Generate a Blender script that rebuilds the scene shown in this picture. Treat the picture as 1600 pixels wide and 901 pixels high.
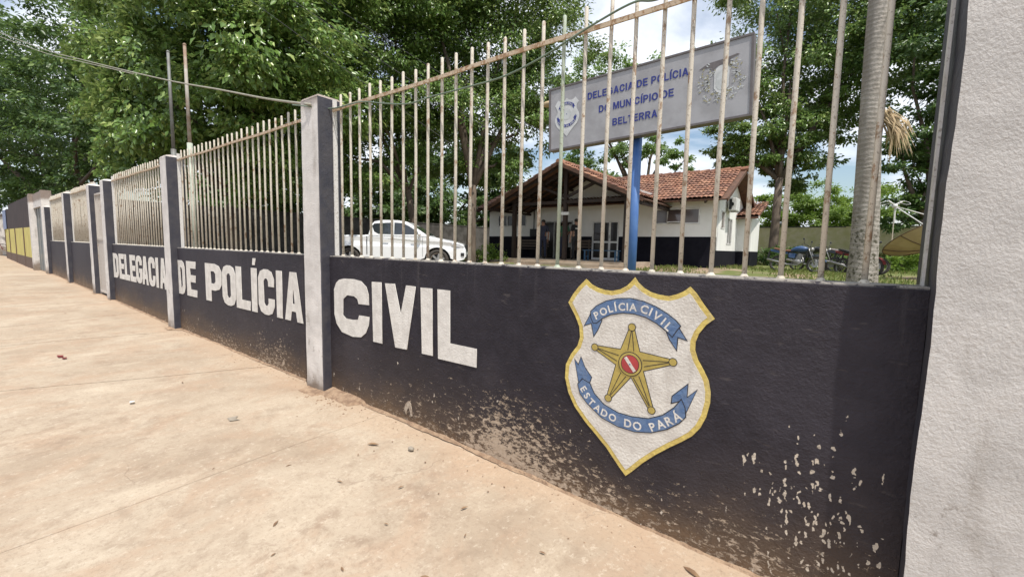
import bpy, bmesh, math, random
import numpy as np
from mathutils import Vector, Matrix
R = math.radians
for o in list(bpy.data.objects): bpy.data.objects.remove(o)
SC = bpy.context.scene
COL = SC.collection

# ------------------------------------------------------------------ camera
EYE = 1.44
cam_d = bpy.data.cameras.new('camera'); cam = bpy.data.objects.new('camera', cam_d); COL.objects.link(cam)
cam_d.sensor_width = 36; cam_d.lens = 36 * 672.83 / 1600
cam_d.clip_start = .05; cam_d.clip_end = 2000
yaw, pitch, roll = .6482, .0951, .0217
fw = Vector((-math.sin(yaw) * math.cos(pitch), math.cos(yaw) * math.cos(pitch), -math.sin(pitch)))
rt = Vector((math.cos(yaw), math.sin(yaw), 0)); up = rt.cross(fw)
r2 = math.cos(roll) * rt + math.sin(roll) * up; u2 = -math.sin(roll) * rt + math.cos(roll) * up
cam.matrix_world = Matrix(((r2.x, u2.x, -fw.x, 0), (r2.y, u2.y, -fw.y, 0), (r2.z, u2.z, -fw.z, EYE), (0, 0, 0, 1)))
SC.camera = cam

# ------------------------------------------------------------------ light and sky
SUN_EL, SUN_AZ = R(65), R(-23.5)          # azimuth measured from +X
sv = Vector((math.cos(SUN_EL) * math.cos(SUN_AZ), math.cos(SUN_EL) * math.sin(SUN_AZ), math.sin(SUN_EL)))
sl = bpy.data.lights.new('sun', 'SUN'); sl.energy = 4.4; sl.angle = R(.55); sl.color = (1, .95, .87)
so = bpy.data.objects.new('sun', sl); COL.objects.link(so); so.rotation_euler = sv.to_track_quat('Z', 'Y').to_euler(); so.location = (0, 0, 30)
W = bpy.data.worlds.new('World'); SC.world = W; W.use_nodes = True
nt = W.node_tree; nt.nodes.clear()
def N(t, ty, **k):
    n = t.nodes.new(ty)
    for a, b in k.items():
        if a in n.inputs.keys() if hasattr(n.inputs, 'keys') else False: n.inputs[a].default_value = b
        else: setattr(n, a, b)
    return n
wo = N(nt, 'ShaderNodeOutputWorld'); bg = N(nt, 'ShaderNodeBackground'); bg.inputs['Strength'].default_value = .125
sky = N(nt, 'ShaderNodeTexSky'); sky.sky_type = 'NISHITA'; sky.sun_disc = False
sky.sun_elevation = SUN_EL; sky.sun_rotation = R(90) - SUN_AZ; sky.air_density = 1.2; sky.dust_density = 1.2; sky.ozone_density = 1.2
tc = N(nt, 'ShaderNodeTexCoord'); sep = N(nt, 'ShaderNodeSeparateXYZ')
nt.links.new(tc.outputs['Generated'], sep.inputs[0])
mx = N(nt, 'ShaderNodeMath', operation='MAXIMUM'); nt.links.new(sep.outputs['Z'], mx.inputs[0]); mx.inputs[1].default_value = 0
ad = N(nt, 'ShaderNodeMath', operation='ADD'); nt.links.new(mx.outputs[0], ad.inputs[0]); ad.inputs[1].default_value = .22
dv = N(nt, 'ShaderNodeVectorMath', operation='DIVIDE'); cmb = N(nt, 'ShaderNodeCombineXYZ')
for i in range(3): nt.links.new(ad.outputs[0], cmb.inputs[i])
nt.links.new(tc.outputs['Generated'], dv.inputs[0]); nt.links.new(cmb.outputs[0], dv.inputs[1])
cn = N(nt, 'ShaderNodeTexNoise'); cn.inputs['Scale'].default_value = 1.25; cn.inputs['Detail'].default_value = 9; cn.inputs['Roughness'].default_value = .55
cn.inputs['Distortion'].default_value = .35
mp = N(nt, 'ShaderNodeMapping'); mp.inputs['Location'].default_value = (9, 9, 5)
nt.links.new(dv.outputs[0], mp.inputs[0]); nt.links.new(mp.outputs[0], cn.inputs['Vector'])
cr = N(nt, 'ShaderNodeValToRGB'); cr.color_ramp.elements[0].position = .375; cr.color_ramp.elements[1].position = .54
nt.links.new(cn.outputs['Fac'], cr.inputs[0])
cm = N(nt, 'ShaderNodeMix'); cm.data_type = 'RGBA'
nt.links.new(cr.outputs[0], cm.inputs[0]); nt.links.new(sky.outputs[0], cm.inputs[6]); cm.inputs[7].default_value = (7.6, 8.0, 8.7, 1)
nt.links.new(cm.outputs[2], bg.inputs[0]); nt.links.new(bg.outputs[0], wo.inputs[0])
SC.view_settings.view_transform = 'Standard'; SC.view_settings.look = 'None'; SC.view_settings.gamma = 1; SC.view_settings.exposure = .22
SC.render.engine = 'CYCLES'
try:
    SC.cycles.max_bounces = 8; SC.cycles.transparent_max_bounces = 8; SC.cycles.diffuse_bounces = 4
except Exception: pass

# ------------------------------------------------------------------ helpers
class MB:
    def __init__(s): s.v = []; s.f = []; s.m = []; s.cur = 0
    def add(s, vs, fs):
        b = len(s.v); s.v += [tuple(v) for v in vs]
        for f in fs: s.f.append(tuple(b + i for i in f)); s.m.append(s.cur)
        return s
    def box(s, x0, x1, y0, y1, z0, z1, M=None):
        vs = [Vector((x, y, z)) for z in (z0, z1) for y in (y0, y1) for x in (x0, x1)]
        if M: vs = [M @ v for v in vs]
        return s.add(vs, [(0, 2, 3, 1), (4, 5, 7, 6), (0, 1, 5, 4), (2, 6, 7, 3), (0, 4, 6, 2), (1, 3, 7, 5)])
    def cbox(s, c, d, M=None):
        m = Matrix.Translation(Vector(c)) @ (M.to_4x4() if M else Matrix.Identity(4))
        return s.box(-d[0] / 2, d[0] / 2, -d[1] / 2, d[1] / 2, -d[2] / 2, d[2] / 2, m)
    def bar(s, a, b, w, h, upv=(0, 0, 1)):
        a = Vector(a); b = Vector(b); d = (b - a); L = d.length; d.normalize(); u = Vector(upv)
        x = d.cross(u)
        if x.length < 1e-4: x = d.cross(Vector((1, 0, 0)))
        x.normalize(); u = x.cross(d)
        vs = [p + x * i * w / 2 + u * j * h / 2 for p in (a, b) for i, j in ((-1, -1), (1, -1), (1, 1), (-1, 1))]
        return s.add(vs, [(0, 1, 2, 3), (7, 6, 5, 4), (0, 4, 5, 1), (1, 5, 6, 2), (2, 6, 7, 3), (3, 7, 4, 0)])
    def tube(s, pts, rad, n=8, cap=True):
        pts = [Vector(p) for p in pts]
        if not hasattr(rad, '__len__'): rad = [rad] * len(pts)
        rings = []; ref = None
        for i, p in enumerate(pts):
            d = (pts[min(i + 1, len(pts) - 1)] - pts[max(i - 1, 0)]).normalized()
            if ref is None: ref = Vector((0, 0, 1)) if abs(d.z) < .9 else Vector((1, 0, 0))
            x = d.cross(ref).normalized(); ref = x.cross(d); y = ref
            rings.append([p + (x * math.cos(2 * math.pi * k / n) + y * math.sin(2 * math.pi * k / n)) * rad[i] for k in range(n)])
        vs = [v for r in rings for v in r]; fs = []
        for i in range(len(pts) - 1):
            for k in range(n):
                a = i * n + k; b = i * n + (k + 1) % n; fs.append((a, b, b + n, a + n))
        if cap: fs.append(tuple(range(n))[::-1]); fs.append(tuple((len(pts) - 1) * n + k for k in range(n)))
        return s.add(vs, fs)
    def lathe(s, prof, n=16, M=None):            # profile (r, h) round local Z
        vs = []; fs = []
        for r, h in prof:
            for k in range(n):
                a = 2 * math.pi * k / n; v = Vector((r * math.cos(a), r * math.sin(a), h)); vs.append(M @ v if M else v)
        for i in range(len(prof) - 1):
            for k in range(n):
                a = i * n + k; b = i * n + (k + 1) % n; fs.append((a, b, b + n, a + n))
        return s.add(vs, fs)
    def torus(s, c, Rr, r, n=24, m=8, M=None, sz=1):
        vs = []; fs = []
        for i in range(n):
            for j in range(m):
                a = 2 * math.pi * i / n; b = 2 * math.pi * j / m
                v = Vector(((Rr + r * math.cos(b)) * math.cos(a), r * math.sin(b) * sz, (Rr + r * math.cos(b)) * math.sin(a)))
                vs.append((M @ v if M else v) + Vector(c))
        for i in range(n):
            for j in range(m): fs.append((i * m + j, ((i + 1) % n) * m + j, ((i + 1) % n) * m + (j + 1) % m, i * m + (j + 1) % m))
        return s.add(vs, fs)
    def prism(s, poly, y0, y1):                  # (x,z) outline extruded along Y
        n = len(poly); vs = [(x, y0, z) for x, z in poly] + [(x, y1, z) for x, z in poly]
        fs = [tuple(range(n)), tuple(range(2 * n - 1, n - 1, -1))] + [(i, i + n, (i + 1) % n + n, (i + 1) % n) for i in range(n)]
        return s.add(vs, fs)
    def ball(s, c, r, n=12, m=8):
        vs = [];fs = []
        if not hasattr(r, '__len__'): r = (r, r, r)
        for i in range(m + 1):
            t = math.pi * i / m
            for k in range(n):
                a = 2 * math.pi * k / n
                vs.append((c[0] + r[0] * math.sin(t) * math.cos(a), c[1] + r[1] * math.sin(t) * math.sin(a), c[2] + r[2] * math.cos(t)))
        for i in range(m):
            for k in range(n): fs.append((i * n + k, i * n + (k + 1) % n, (i + 1) * n + (k + 1) % n, (i + 1) * n + k))
        return s.add(vs, fs)
    def build(s, name, mats, parent=None, smooth=False, bevel=0, fixn=True):
        me = bpy.data.meshes.new(name)
        org = Vector(parent.get('_org', (0, 0, 0))) if parent else Vector((0, 0, 0))
        me.from_pydata([tuple(Vector(v) - org) for v in s.v], [], s.f)
        if not hasattr(mats, '__len__'): mats = [mats]
        for m in mats: me.materials.append(m)
        if len(mats) > 1:
            for p, i in zip(me.polygons, s.m): p.material_index = i
        if fixn or bevel:
            bm = bmesh.new(); bm.from_mesh(me)
            if fixn: bmesh.ops.recalc_face_normals(bm, faces=bm.faces)
            if bevel: bmesh.ops.bevel(bm, geom=[e for e in bm.edges if len(e.link_faces) == 2 and e.calc_face_angle(0) > .6], offset=bevel, segments=2, affect='EDGES', profile=.6)
            bm.to_mesh(me); bm.free()
        if smooth:
            for p in me.polygons: p.use_smooth = True
        o = bpy.data.objects.new(name, me); COL.objects.link(o)
        if parent: o.parent = parent; o['_org'] = tuple(org)
        return o
def tag(o, label=None, cat=None, group=None, kind=None):
    if label: o['label'] = label
    if cat: o['category'] = cat
    if group: o['group'] = group
    if kind: o['kind'] = kind
    return o
def thing(name, loc, label, cat, group=None, rz=0, local=False):
    o = bpy.data.objects.new(name, None); COL.objects.link(o); o.location = loc; o.rotation_euler = (0, 0, rz)
    o['_org'] = (0, 0, 0) if local else tuple(loc)
    return tag(o, label, cat, group)
def copy_tree(o, parent=None):
    c = o.copy(); COL.objects.link(c); c.parent = parent
    for ch in list(o.children): copy_tree(ch, c)
    return c
def part_tree(root, name): return [c for c in root.children if c.name.split('.')[0] == name]
_tmp = []
def curve_mesh(cu):
    o = bpy.data.objects.new('tmp', cu); COL.objects.link(o)
    bpy.context.view_layer.update()
    me = bpy.data.meshes.new_from_object(o.evaluated_get(bpy.context.evaluated_depsgraph_get()))
    bpy.data.objects.remove(o); bpy.data.curves.remove(cu); return me
def flat_mesh(loops, ext):
    cu = bpy.data.curves.new('tmp', 'CURVE'); cu.dimensions = '2D'; cu.fill_mode = 'BOTH'; cu.extrude = ext / 2
    for l in loops:
        sp = cu.splines.new('POLY'); sp.points.add(len(l) - 1)
        for i, p in enumerate(l): sp.points[i].co = (p[0], p[1], 0, 1)
        sp.use_cyclic_u = True
    return curve_mesh(cu)
def text_mesh(txt, size, ext, bold=0, space=1.0):
    cu = bpy.data.curves.new('tmp', 'FONT'); cu.body = txt; cu.size = size; cu.extrude = ext / 2; cu.offset = bold; cu.space_character = space
    cu.align_x = 'LEFT'; cu.resolution_u = 3
    return curve_mesh(cu)
def place_flat(name, me, mat, parent, M):
    "M maps the flat XY mesh to the world; stored relative to the parent's origin"
    org = Vector(parent.get('_org', (0, 0, 0)))
    me.transform(Matrix.Translation(-org) @ M); me.materials.clear(); me.materials.append(mat)
    for p in me.polygons: p.material_index = 0
    o = bpy.data.objects.new(name, me); COL.objects.link(o); o.parent = parent; o['_org'] = tuple(org); return o
def onwall(Y): return Matrix(((1, 0, 0, 0), (0, 0, -1, Y), (0, 1, 0, 0), (0, 0, 0, 1)))

# ------------------------------------------------------------------ materials
def newmat(name):
    m = bpy.data.materials.new(name); m.use_nodes = True; t = m.node_tree; b = t.nodes['Principled BSDF']; return m, t, b
def noise(t, sc, det=4, rough=.55, vec=None, dist=0):
    n = t.nodes.new('ShaderNodeTexNoise'); n.inputs['Scale'].default_value = sc; n.inputs['Detail'].default_value = det
    n.inputs['Roughness'].default_value = rough; n.inputs['Distortion'].default_value = dist
    if vec is not None: t.links.new(vec, n.inputs['Vector'])
    return n.outputs['Fac']
def ramp(t, fac, a, b, ca=0., cb=1.):
    n = t.nodes.new('ShaderNodeMapRange'); n.interpolation_type = 'SMOOTHSTEP'
    t.links.new(fac, n.inputs[0]); n.inputs[1].default_value = a; n.inputs[2].default_value = b; n.inputs[3].default_value = ca; n.inputs[4].default_value = cb
    return n.outputs[0]
def mth(t, op, a, b=None, clamp=False):
    n = t.nodes.new('ShaderNodeMath'); n.operation = op; n.use_clamp = clamp
    for i, x in enumerate((a, b)):
        if x is None: continue
        if isinstance(x, (int, float)): n.inputs[i].default_value = x
        else: t.links.new(x, n.inputs[i])
    return n.outputs[0]
def mixc(t, fac, a, b):
    n = t.nodes.new('ShaderNodeMix'); n.data_type = 'RGBA'
    for i, x in ((0, fac), (6, a), (7, b)):
        if isinstance(x, (int, float)): n.inputs[i].default_value = x
        elif isinstance(x, tuple): n.inputs[i].default_value = (*x, 1)
        else: t.links.new(x, n.inputs[i])
    return n.outputs[2]
def pos(t, scale=None):
    g = t.nodes.new('ShaderNodeNewGeometry')
    if not scale: return g.outputs['Position']
    m = t.nodes.new('ShaderNodeVectorMath'); m.operation = 'MULTIPLY'; t.links.new(g.outputs['Position'], m.inputs[0]); m.inputs[1].default_value = scale
    return m.outputs[0]
def xyz(t):
    s = t.nodes.new('ShaderNodeSeparateXYZ'); t.links.new(pos(t), s.inputs[0]); return s.outputs
def bump(t, b, h, st=.4, d=.01):
    n = t.nodes.new('ShaderNodeBump'); n.inputs['Strength'].default_value = st; n.inputs['Distance'].default_value = d
    t.links.new(h, n.inputs['Height']); t.links.new(n.outputs[0], b.inputs['Normal'])
def simple(name, c, rough=.6, metal=0, c2=None, sc=8, bst=0, bsc=60, bd=.004, spec=.5, coat=0, obj=False):
    m, t, b = newmat(name); b.inputs['Roughness'].default_value = rough; b.inputs['Metallic'].default_value = metal
    b.inputs['Specular IOR Level'].default_value = spec; b.inputs['Coat Weight'].default_value = coat
    vec = pos(t)
    if obj: vec = t.nodes.new('ShaderNodeTexCoord').outputs['Object']
    if c2 is None: c2 = tuple(x * .8 for x in c)
    t.links.new(mixc(t, ramp(t, noise(t, sc, 5, .6, vec), .35, .65), c, c2), b.inputs['Base Color'])
    if bst: bump(t, b, noise(t, bsc, 4, .6, vec), bst, bd)
    return m
def paint_chips(m):
    t = m.node_tree; b = t.nodes['Principled BSDF']; src = b.inputs['Base Color'].links[0].from_socket; p = pos(t)
    c = mixc(t, mth(t, 'MULTIPLY', ramp(t, noise(t, 42, 8, .75, p), .64, .68), .75), src, (.09, .075, .075))
    c = mixc(t, mth(t, 'MULTIPLY', ramp(t, noise(t, 1, 5, .7, pos(t, (26, 1, 2.2))), .5, .75), .35), c, (.36, .32, .28))
    t.links.new(c, b.inputs['Base Color']); return m
def height_above_walk(t):
    o = xyz(t)   # sidewalk climbs gently to the left
    return mth(t, 'ADD', o['Z'], mth(t, 'MULTIPLY', o['X'], .0155)), o
def painted_wall():
    m, t, b = newmat('black_wall_paint'); h, o = height_above_walk(t); p = pos(t)
    big = noise(t, 1.3, 4, .6, p); mid = noise(t, 9, 6, .7, p); fine = noise(t, 48, 5, .65, p)
    c = mixc(t, ramp(t, mid, .35, .7), (.017, .0145, .021), (.027, .0235, .032))
    # scuffs
    st = noise(t, 22, 5, .6, pos(t, (.35, 1, 1.6)))
    c = mixc(t, mth(t, 'MULTIPLY', ramp(t, st, .62, .72), .22), c, (.2, .17, .15))
    sk = noise(t, 1, 5, .65, pos(t, (16, 1, .9))); c = mixc(t, mth(t, 'MULTIPLY', mth(t, 'MULTIPLY', ramp(t, sk, .55, .7), ramp(t, o['Z'], .7, 1.33)), .35), c, (.10, .09, .09))
    c = mixc(t, mth(t, 'MULTIPLY', ramp(t, noise(t, .8, 5, .6, p, .5), .45, .7), .3), c, (.075, .066, .078))
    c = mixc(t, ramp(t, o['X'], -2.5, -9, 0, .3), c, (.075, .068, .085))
    # brown splash-back dirt rising from the pavement
    hh = mth(t, 'ADD', h, mth(t, 'MULTIPLY', mth(t, 'SUBTRACT', big, .5), .5))
    dirt = ramp(t, hh, .36, .06); 
    dirt = mth(t, 'MULTIPLY', dirt, ramp(t, noise(t, 6, 6, .7, pos(t, (.6, 1, 1.2))), .25, .6, .35, 1.))
    c = mixc(t, mth(t, 'MULTIPLY', dirt, .8), c, (.13, .085, .052))
    c = mixc(t, mth(t, 'MULTIPLY', ramp(t, hh, .75, .1), .3), c, (.09, .068, .055))
    band = ramp(t, mth(t, 'ADD', h, mth(t, 'MULTIPLY', mth(t, 'SUBTRACT', mid, .5), .22)), .13, .05)
    c = mixc(t, mth(t, 'MULTIPLY', band, .85), c, mixc(t, fine, (.20, .13, .08), (.10, .066, .042)))
    # flaked paint showing render, denser low down and in patches
    patch = noise(t, 1.7, 3, .5, pos(t, (1, 1, .8)))
    gx = mth(t, 'ADD', o['X'], 1.6); g = mth(t, 'POWER', 2.718, mth(t, 'MULTIPLY', mth(t, 'MULTIPLY', gx, gx), -3.6))
    gx2 = mth(t, 'ADD', o['X'], 4.6); g2 = mth(t, 'POWER', 2.718, mth(t, 'MULTIPLY', mth(t, 'MULTIPLY', gx2, gx2), -2.0))
    thr = mth(t, 'ADD', .55, mth(t, 'MULTIPLY', h, .27))
    thr = mth(t, 'SUBTRACT', thr, mth(t, 'MULTIPLY', g, .135)); thr = mth(t, 'SUBTRACT', thr, mth(t, 'MULTIPLY', g2, .07))
    gx3 = mth(t, 'ADD', o['X'], .2); g3 = mth(t, 'POWER', 2.718, mth(t, 'MULTIPLY', mth(t, 'MULTIPLY', gx3, gx3), -5.0)); thr = mth(t, 'SUBTRACT', thr, mth(t, 'MULTIPLY', g3, .045))
    thr = mth(t, 'SUBTRACT', thr, mth(t, 'MULTIPLY', mth(t, 'SUBTRACT', patch, .5), .22))
    fl = noise(t, 30, 10, .8, pos(t, (.62, 1, 1.25)), .35)
    flake = ramp(t, mth(t, 'SUBTRACT', fl, thr), 0, .02)
    flake = mth(t, 'MULTIPLY', flake, ramp(t, h, .62, .5))
    c = mixc(t, flake, c, mixc(t, fine, (.52, .43, .34), (.32, .235, .165)))
    # paint splashes dripping, thrown at the right-hand end
    v = t.nodes.new('ShaderNodeTexVoronoi'); v.inputs['Scale'].default_value = 58; v.inputs['Randomness'].default_value = 1
    wv = t.nodes.new('ShaderNodeVectorMath'); wv.operation = 'ADD'; t.links.new(pos(t, (1, 1, .42)), wv.inputs[0])
    nz = t.nodes.new('ShaderNodeTexNoise'); nz.inputs['Scale'].default_value = 34; nz.inputs['Detail'].default_value = 5; t.links.new(p, nz.inputs['Vector'])
    sc = t.nodes.new('ShaderNodeVectorMath'); sc.operation = 'SCALE'; sc.inputs['Scale'].default_value = .034; t.links.new(nz.outputs['Color'], sc.inputs[0]); t.links.new(sc.outputs[0], wv.inputs[1])
    t.links.new(wv.outputs[0], v.inputs['Vector'])
    sepc = t.nodes.new('ShaderNodeSeparateColor'); t.links.new(v.outputs['Color'], sepc.inputs[0])
    ax = mth(t, 'ADD', o['X'], .02); az = mth(t, 'SUBTRACT', o['Z'], .38)
    gm = mth(t, 'POWER', 2.718, mth(t, 'MULTIPLY', mth(t, 'ADD', mth(t, 'MULTIPLY', mth(t, 'MULTIPLY', ax, ax), 34), mth(t, 'MULTIPLY', mth(t, 'MULTIPLY', az, az), 16)), -1))
    keep = mth(t, 'GREATER_THAN', mth(t, 'MULTIPLY', gm, 1.05), sepc.outputs[0])
    spl = mth(t, 'MULTIPLY', keep, mth(t, 'LESS_THAN', v.outputs['Distance'], mth(t, 'MULTIPLY', sepc.outputs[1], .42)))
    c = mixc(t, mth(t, 'MULTIPLY', spl, ramp(t, fine, .3, .5, .45, 1.)), c, (.54, .47, .385))
    v2 = t.nodes.new('ShaderNodeTexVoronoi'); v2.inputs['Scale'].default_value = 60; t.links.new(wv.outputs[0], v2.inputs['Vector'])
    s2 = t.nodes.new('ShaderNodeSeparateColor'); t.links.new(v2.outputs['Color'], s2.inputs[0])
    k2 = mth(t, 'LESS_THAN', s2.outputs[0], mth(t, 'MULTIPLY', ramp(t, h, .75, .1), mth(t, 'ADD', .03, mth(t, 'MULTIPLY', gm, .35))))
    c = mixc(t, mth(t, 'MULTIPLY', k2, mth(t, 'LESS_THAN', v2.outputs['Distance'], mth(t, 'MULTIPLY', s2.outputs[1], .4))), c, (.5, .44, .37))
    # worn light edge at the very top
    top = mth(t, 'MULTIPLY', ramp(t, o['Z'], 1.318, 1.331), ramp(t, noise(t, 14, 6, .7, p), .40, .5))
    c = mixc(t, mth(t, 'MULTIPLY', top, .85), c, (.38, .35, .31))
    t.links.new(c, b.inputs['Base Color']); b.inputs['Roughness'].default_value = .66; b.inputs['Specular IOR Level'].default_value = .25
    hg = mth(t, 'ADD', mth(t, 'MULTIPLY', noise(t, 85, 4, .65, p), .8), mth(t, 'ADD', mth(t, 'MULTIPLY', noise(t, 14, 4, .6, p), .8), mth(t, 'MULTIPLY', flake, -.25)))
    bump(t, b, hg, .8, .012)
    return m
def white_render(name, base=(.74, .70, .665), bst=.45, dirt=1.):
    m, t, b = newmat(name); h, o = height_above_walk(t); p = pos(t)
    c = mixc(t, ramp(t, noise(t, 5, 6, .65, p), .3, .75), base, tuple(x * .78 for x in base))
    c = mixc(t, mth(t, 'MULTIPLY', ramp(t, noise(t, 1.5, 6, .65, pos(t, (1, 1, .6)), 1.), .42, .62), .35), c, tuple(x * .66 for x in base))
    stn = noise(t, 3.2, 5, .6, pos(t, (1.4, 1.4, .28)))
    c = mixc(t, mth(t, 'MULTIPLY', ramp(t, stn, .55, .72), .5 * dirt), c, (.25, .21, .17))
    big = noise(t, 3, 5, .65, p); hh = mth(t, 'ADD', h, mth(t, 'MULTIPLY', mth(t, 'SUBTRACT', big, .5), .6))
    c = mixc(t, mth(t, 'MULTIPLY', ramp(t, hh, .26, -.02), .85 * dirt), c, (.17, .12, .08))
    sp = noise(t, 7, 5, .7, pos(t, (1, 1, .7)))
    c = mixc(t, mth(t, 'MULTIPLY', mth(t, 'MULTIPLY', ramp(t, sp, .575, .66), ramp(t, h, .95, .35)), .65 * dirt), c, (.16, .12, .09))
    tp = ramp(t, mth(t, 'ADD', o['Z'], mth(t, 'MULTIPLY', noise(t, 9, 4, .6, p), .12)), 2.66, 2.78)
    c = mixc(t, mth(t, 'MULTIPLY', tp, .8), c, (.20, .14, .11))
    t.links.new(c, b.inputs['Base Color']); b.inputs['Roughness'].default_value = .8; b.inputs['Specular IOR Level'].default_value = .25
    bump(t, b, mth(t, 'ADD', noise(t, 100, 5, .65, pos(t, (1, 1, .8))), mth(t, 'MULTIPLY', noise(t, 11, 3, .5, p), 1.1)), bst, .016)
    return m
def concrete_walk():
    m, t, b = newmat('sandy_concrete'); p = pos(t); o = xyz(t)
    c = mixc(t, ramp(t, noise(t, .9, 6, .6, p, .4), .3, .7), (.335, .262, .192), (.455, .378, .29))
    c = mixc(t, mth(t, 'MULTIPLY', ramp(t, noise(t, 14, 9, .8, p, .2), .45, .7), .35), c, (.36, .28, .21))
    c = mixc(t, mth(t, 'MULTIPLY', ramp(t, noise(t, 2.6, 8, .72, pos(t, (1, .7, 1)), .6), .44, .66), .7), c, (.375, .265, .185))
    c = mixc(t, mth(t, 'MULTIPLY', ramp(t, noise(t, 5, 8, .7, p, .3), .48, .72), .6), c, (.26, .195, .14))
    c = mixc(t, mth(t, 'MULTIPLY', ramp(t, noise(t, 1.6, 8, .75, pos(t, (1.3, .5, 1)), .6), .5, .72), .45), c, (.57, .48, .37))
    c = mixc(t, mth(t, 'MULTIPLY', ramp(t, noise(t, 120, 3, .6, p), .62, .75), .35), c, (.22, .17, .13))
    # sand drifted against the wall
    dn = mth(t, 'ADD', o['Y'], mth(t, 'MULTIPLY', noise(t, 3, 5, .6, p), .5))
    c = mixc(t, mth(t, 'MULTIPLY', ramp(t, dn, 1.95, 2.3), .6), c, (.43, .31, .215))
    c = mixc(t, mth(t, 'MULTIPLY', mth(t, 'MULTIPLY', ramp(t, noise(t, .55, 4, .6, p), .5, .6), ramp(t, noise(t, 9, 9, .8, pos(t, (1, .8, 1)), .4), .5, .62)), .55), c, (.25, .18, .13))
    # hair cracks
    v = t.nodes.new('ShaderNodeTexVoronoi'); v.feature = 'DISTANCE_TO_EDGE'; v.inputs['Scale'].default_value = .55
    wv = t.nodes.new('ShaderNodeVectorMath'); wv.operation = 'ADD'; t.links.new(p, wv.inputs[0])
    nz = t.nodes.new('ShaderNodeTexNoise'); nz.inputs['Scale'].default_value = 1.6; nz.inputs['Detail'].default_value = 6; t.links.new(p, nz.inputs['Vector'])
    s = t.nodes.new('ShaderNodeVectorMath'); s.operation = 'SCALE'; s.inputs['Scale'].default_value = 1.0; t.links.new(nz.outputs['Color'], s.inputs[0]); t.links.new(s.outputs[0], wv.inputs[1])
    t.links.new(wv.outputs[0], v.inputs['Vector'])
    ck = mth(t, 'MULTIPLY', ramp(t, v.outputs['Distance'], .004, .001), ramp(t, noise(t, 1.1, 3, .5, p), .52, .62))
    c = mixc(t, mth(t, 'MULTIPLY', ck, .3), c, (.2, .15, .11))
    t.links.new(c, b.inputs['Base Color']); b.inputs['Roughness'].default_value = .9; b.inputs['Specular IOR Level'].default_value = .2
    c = mixc(t, mth(t, 'MULTIPLY', ramp(t, noise(t, 48, 8, .8, p), .5, .62), .5), c, (.27, .205, .15))
    c = mixc(t, mth(t, 'MULTIPLY', ramp(t, noise(t, 30, 9, .8, pos(t, (1, .7, 1))), .54, .64), .5), c, (.56, .48, .385))
    t.links.new(c, b.inputs['Base Color'])
    hg = mth(t, 'ADD', mth(t, 'MULTIPLY', noise(t, 70, 6, .75, p), 1.1), mth(t, 'SUBTRACT', mth(t, 'MULTIPLY', noise(t, 7, 6, .6, p), .35), mth(t, 'MULTIPLY', ck, .8)))
    bump(t, b, hg, .45, .008)
    return m
def rusty_paint(name, paint=(.56, .51, .43), rust=(.30, .20, .13), thr=.56):
    m, t, b = newmat(name); p = pos(t)
    c = mixc(t, ramp(t, noise(t, 26, 6, .7, pos(t, (1, 1, .55))), thr, thr + .07), paint, rust)
    c = mixc(t, mth(t, 'MULTIPLY', ramp(t, noise(t, 9, 5, .7, p), .52, .72), .45), c, (.36, .32, .24))
    c = mixc(t, mth(t, 'MULTIPLY', ramp(t, noise(t, 75, 4, .7, p), .56, .64), .6), c, (.17, .13, .09))
    t.links.new(c, b.inputs['Base Color']); b.inputs['Roughness'].default_value = .65
    bump(t, b, noise(t, 120, 3, .6, p), .4, .002); return m
def leaf_mat(name, c1, c2, c3, trans=.35, rough=.42):
    m, t, b = newmat(name)
    g = t.nodes.new('ShaderNodeNewGeometry'); ri = g.outputs['Random Per Island']
    c = mixc(t, ri, c1, c2)
    c = mixc(t, ramp(t, ri, .86, .95), c, c3)
    c = mixc(t, mth(t, 'MULTIPLY', ramp(t, noise(t, .7, 3, .5, pos(t)), .35, .7), .5), c, c2)
    t.links.new(c, b.inputs['Base Color']); b.inputs['Roughness'].default_value = rough; b.inputs['Specular IOR Level'].default_value = .45
    tr = t.nodes.new('ShaderNodeBsdfTranslucent'); t.links.new(mixc(t, .5, c, tuple(min(1, x * 1.9) for x in c3)), tr.inputs['Color'])
    mxs = t.nodes.new('ShaderNodeMixShader'); mxs.inputs[0].default_value = trans
    t.links.new(b.outputs[0], mxs.inputs[1]); t.links.new(tr.outputs[0], mxs.inputs[2]); t.links.new(mxs.outputs[0], t.nodes['Material Output'].inputs[0])
    return m
def tile_mat():
    m, t, b = newmat('clay_tile'); g = t.nodes.new('ShaderNodeNewGeometry'); ri = g.outputs['Random Per Island']
    c = mixc(t, ri, (.235, .10, .06), (.36, .185, .115))
    c = mixc(t, mth(t, 'MULTIPLY', ramp(t, noise(t, 1.1, 4, .6, pos(t)), .42, .6), .75), c, (.13, .06, .045))
    c = mixc(t, mth(t, 'MULTIPLY', ramp(t, noise(t, 14, 4, .6, pos(t)), .55, .7), .6), c, (.45, .33, .24))
    t.links.new(c, b.inputs['Base Color']); b.inputs['Roughness'].default_value = .85; return m
def yard_mat():
    m, t, b = newmat('yard_soil_and_turf'); p = pos(t); o = xyz(t)
    c = mixc(t, ramp(t, noise(t, 1.2, 6, .6, p), .35, .65), (.23, .16, .105), (.33, .245, .17))
    gm = mth(t, 'ADD', noise(t, .55, 5, .6, p), mth(t, 'MULTIPLY', ramp(t, o['X'], -6, -1), .12))
    c = mixc(t, ramp(t, gm, .5, .6), c, mixc(t, noise(t, 6, 5, .6, p), (.07, .10, .02), (.17, .18, .05)))
    t.links.new(c, b.inputs['Base Color']); b.inputs['Roughness'].default_value = .95; bump(t, b, noise(t, 30, 5, .7, p), .6, .03); return m
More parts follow.
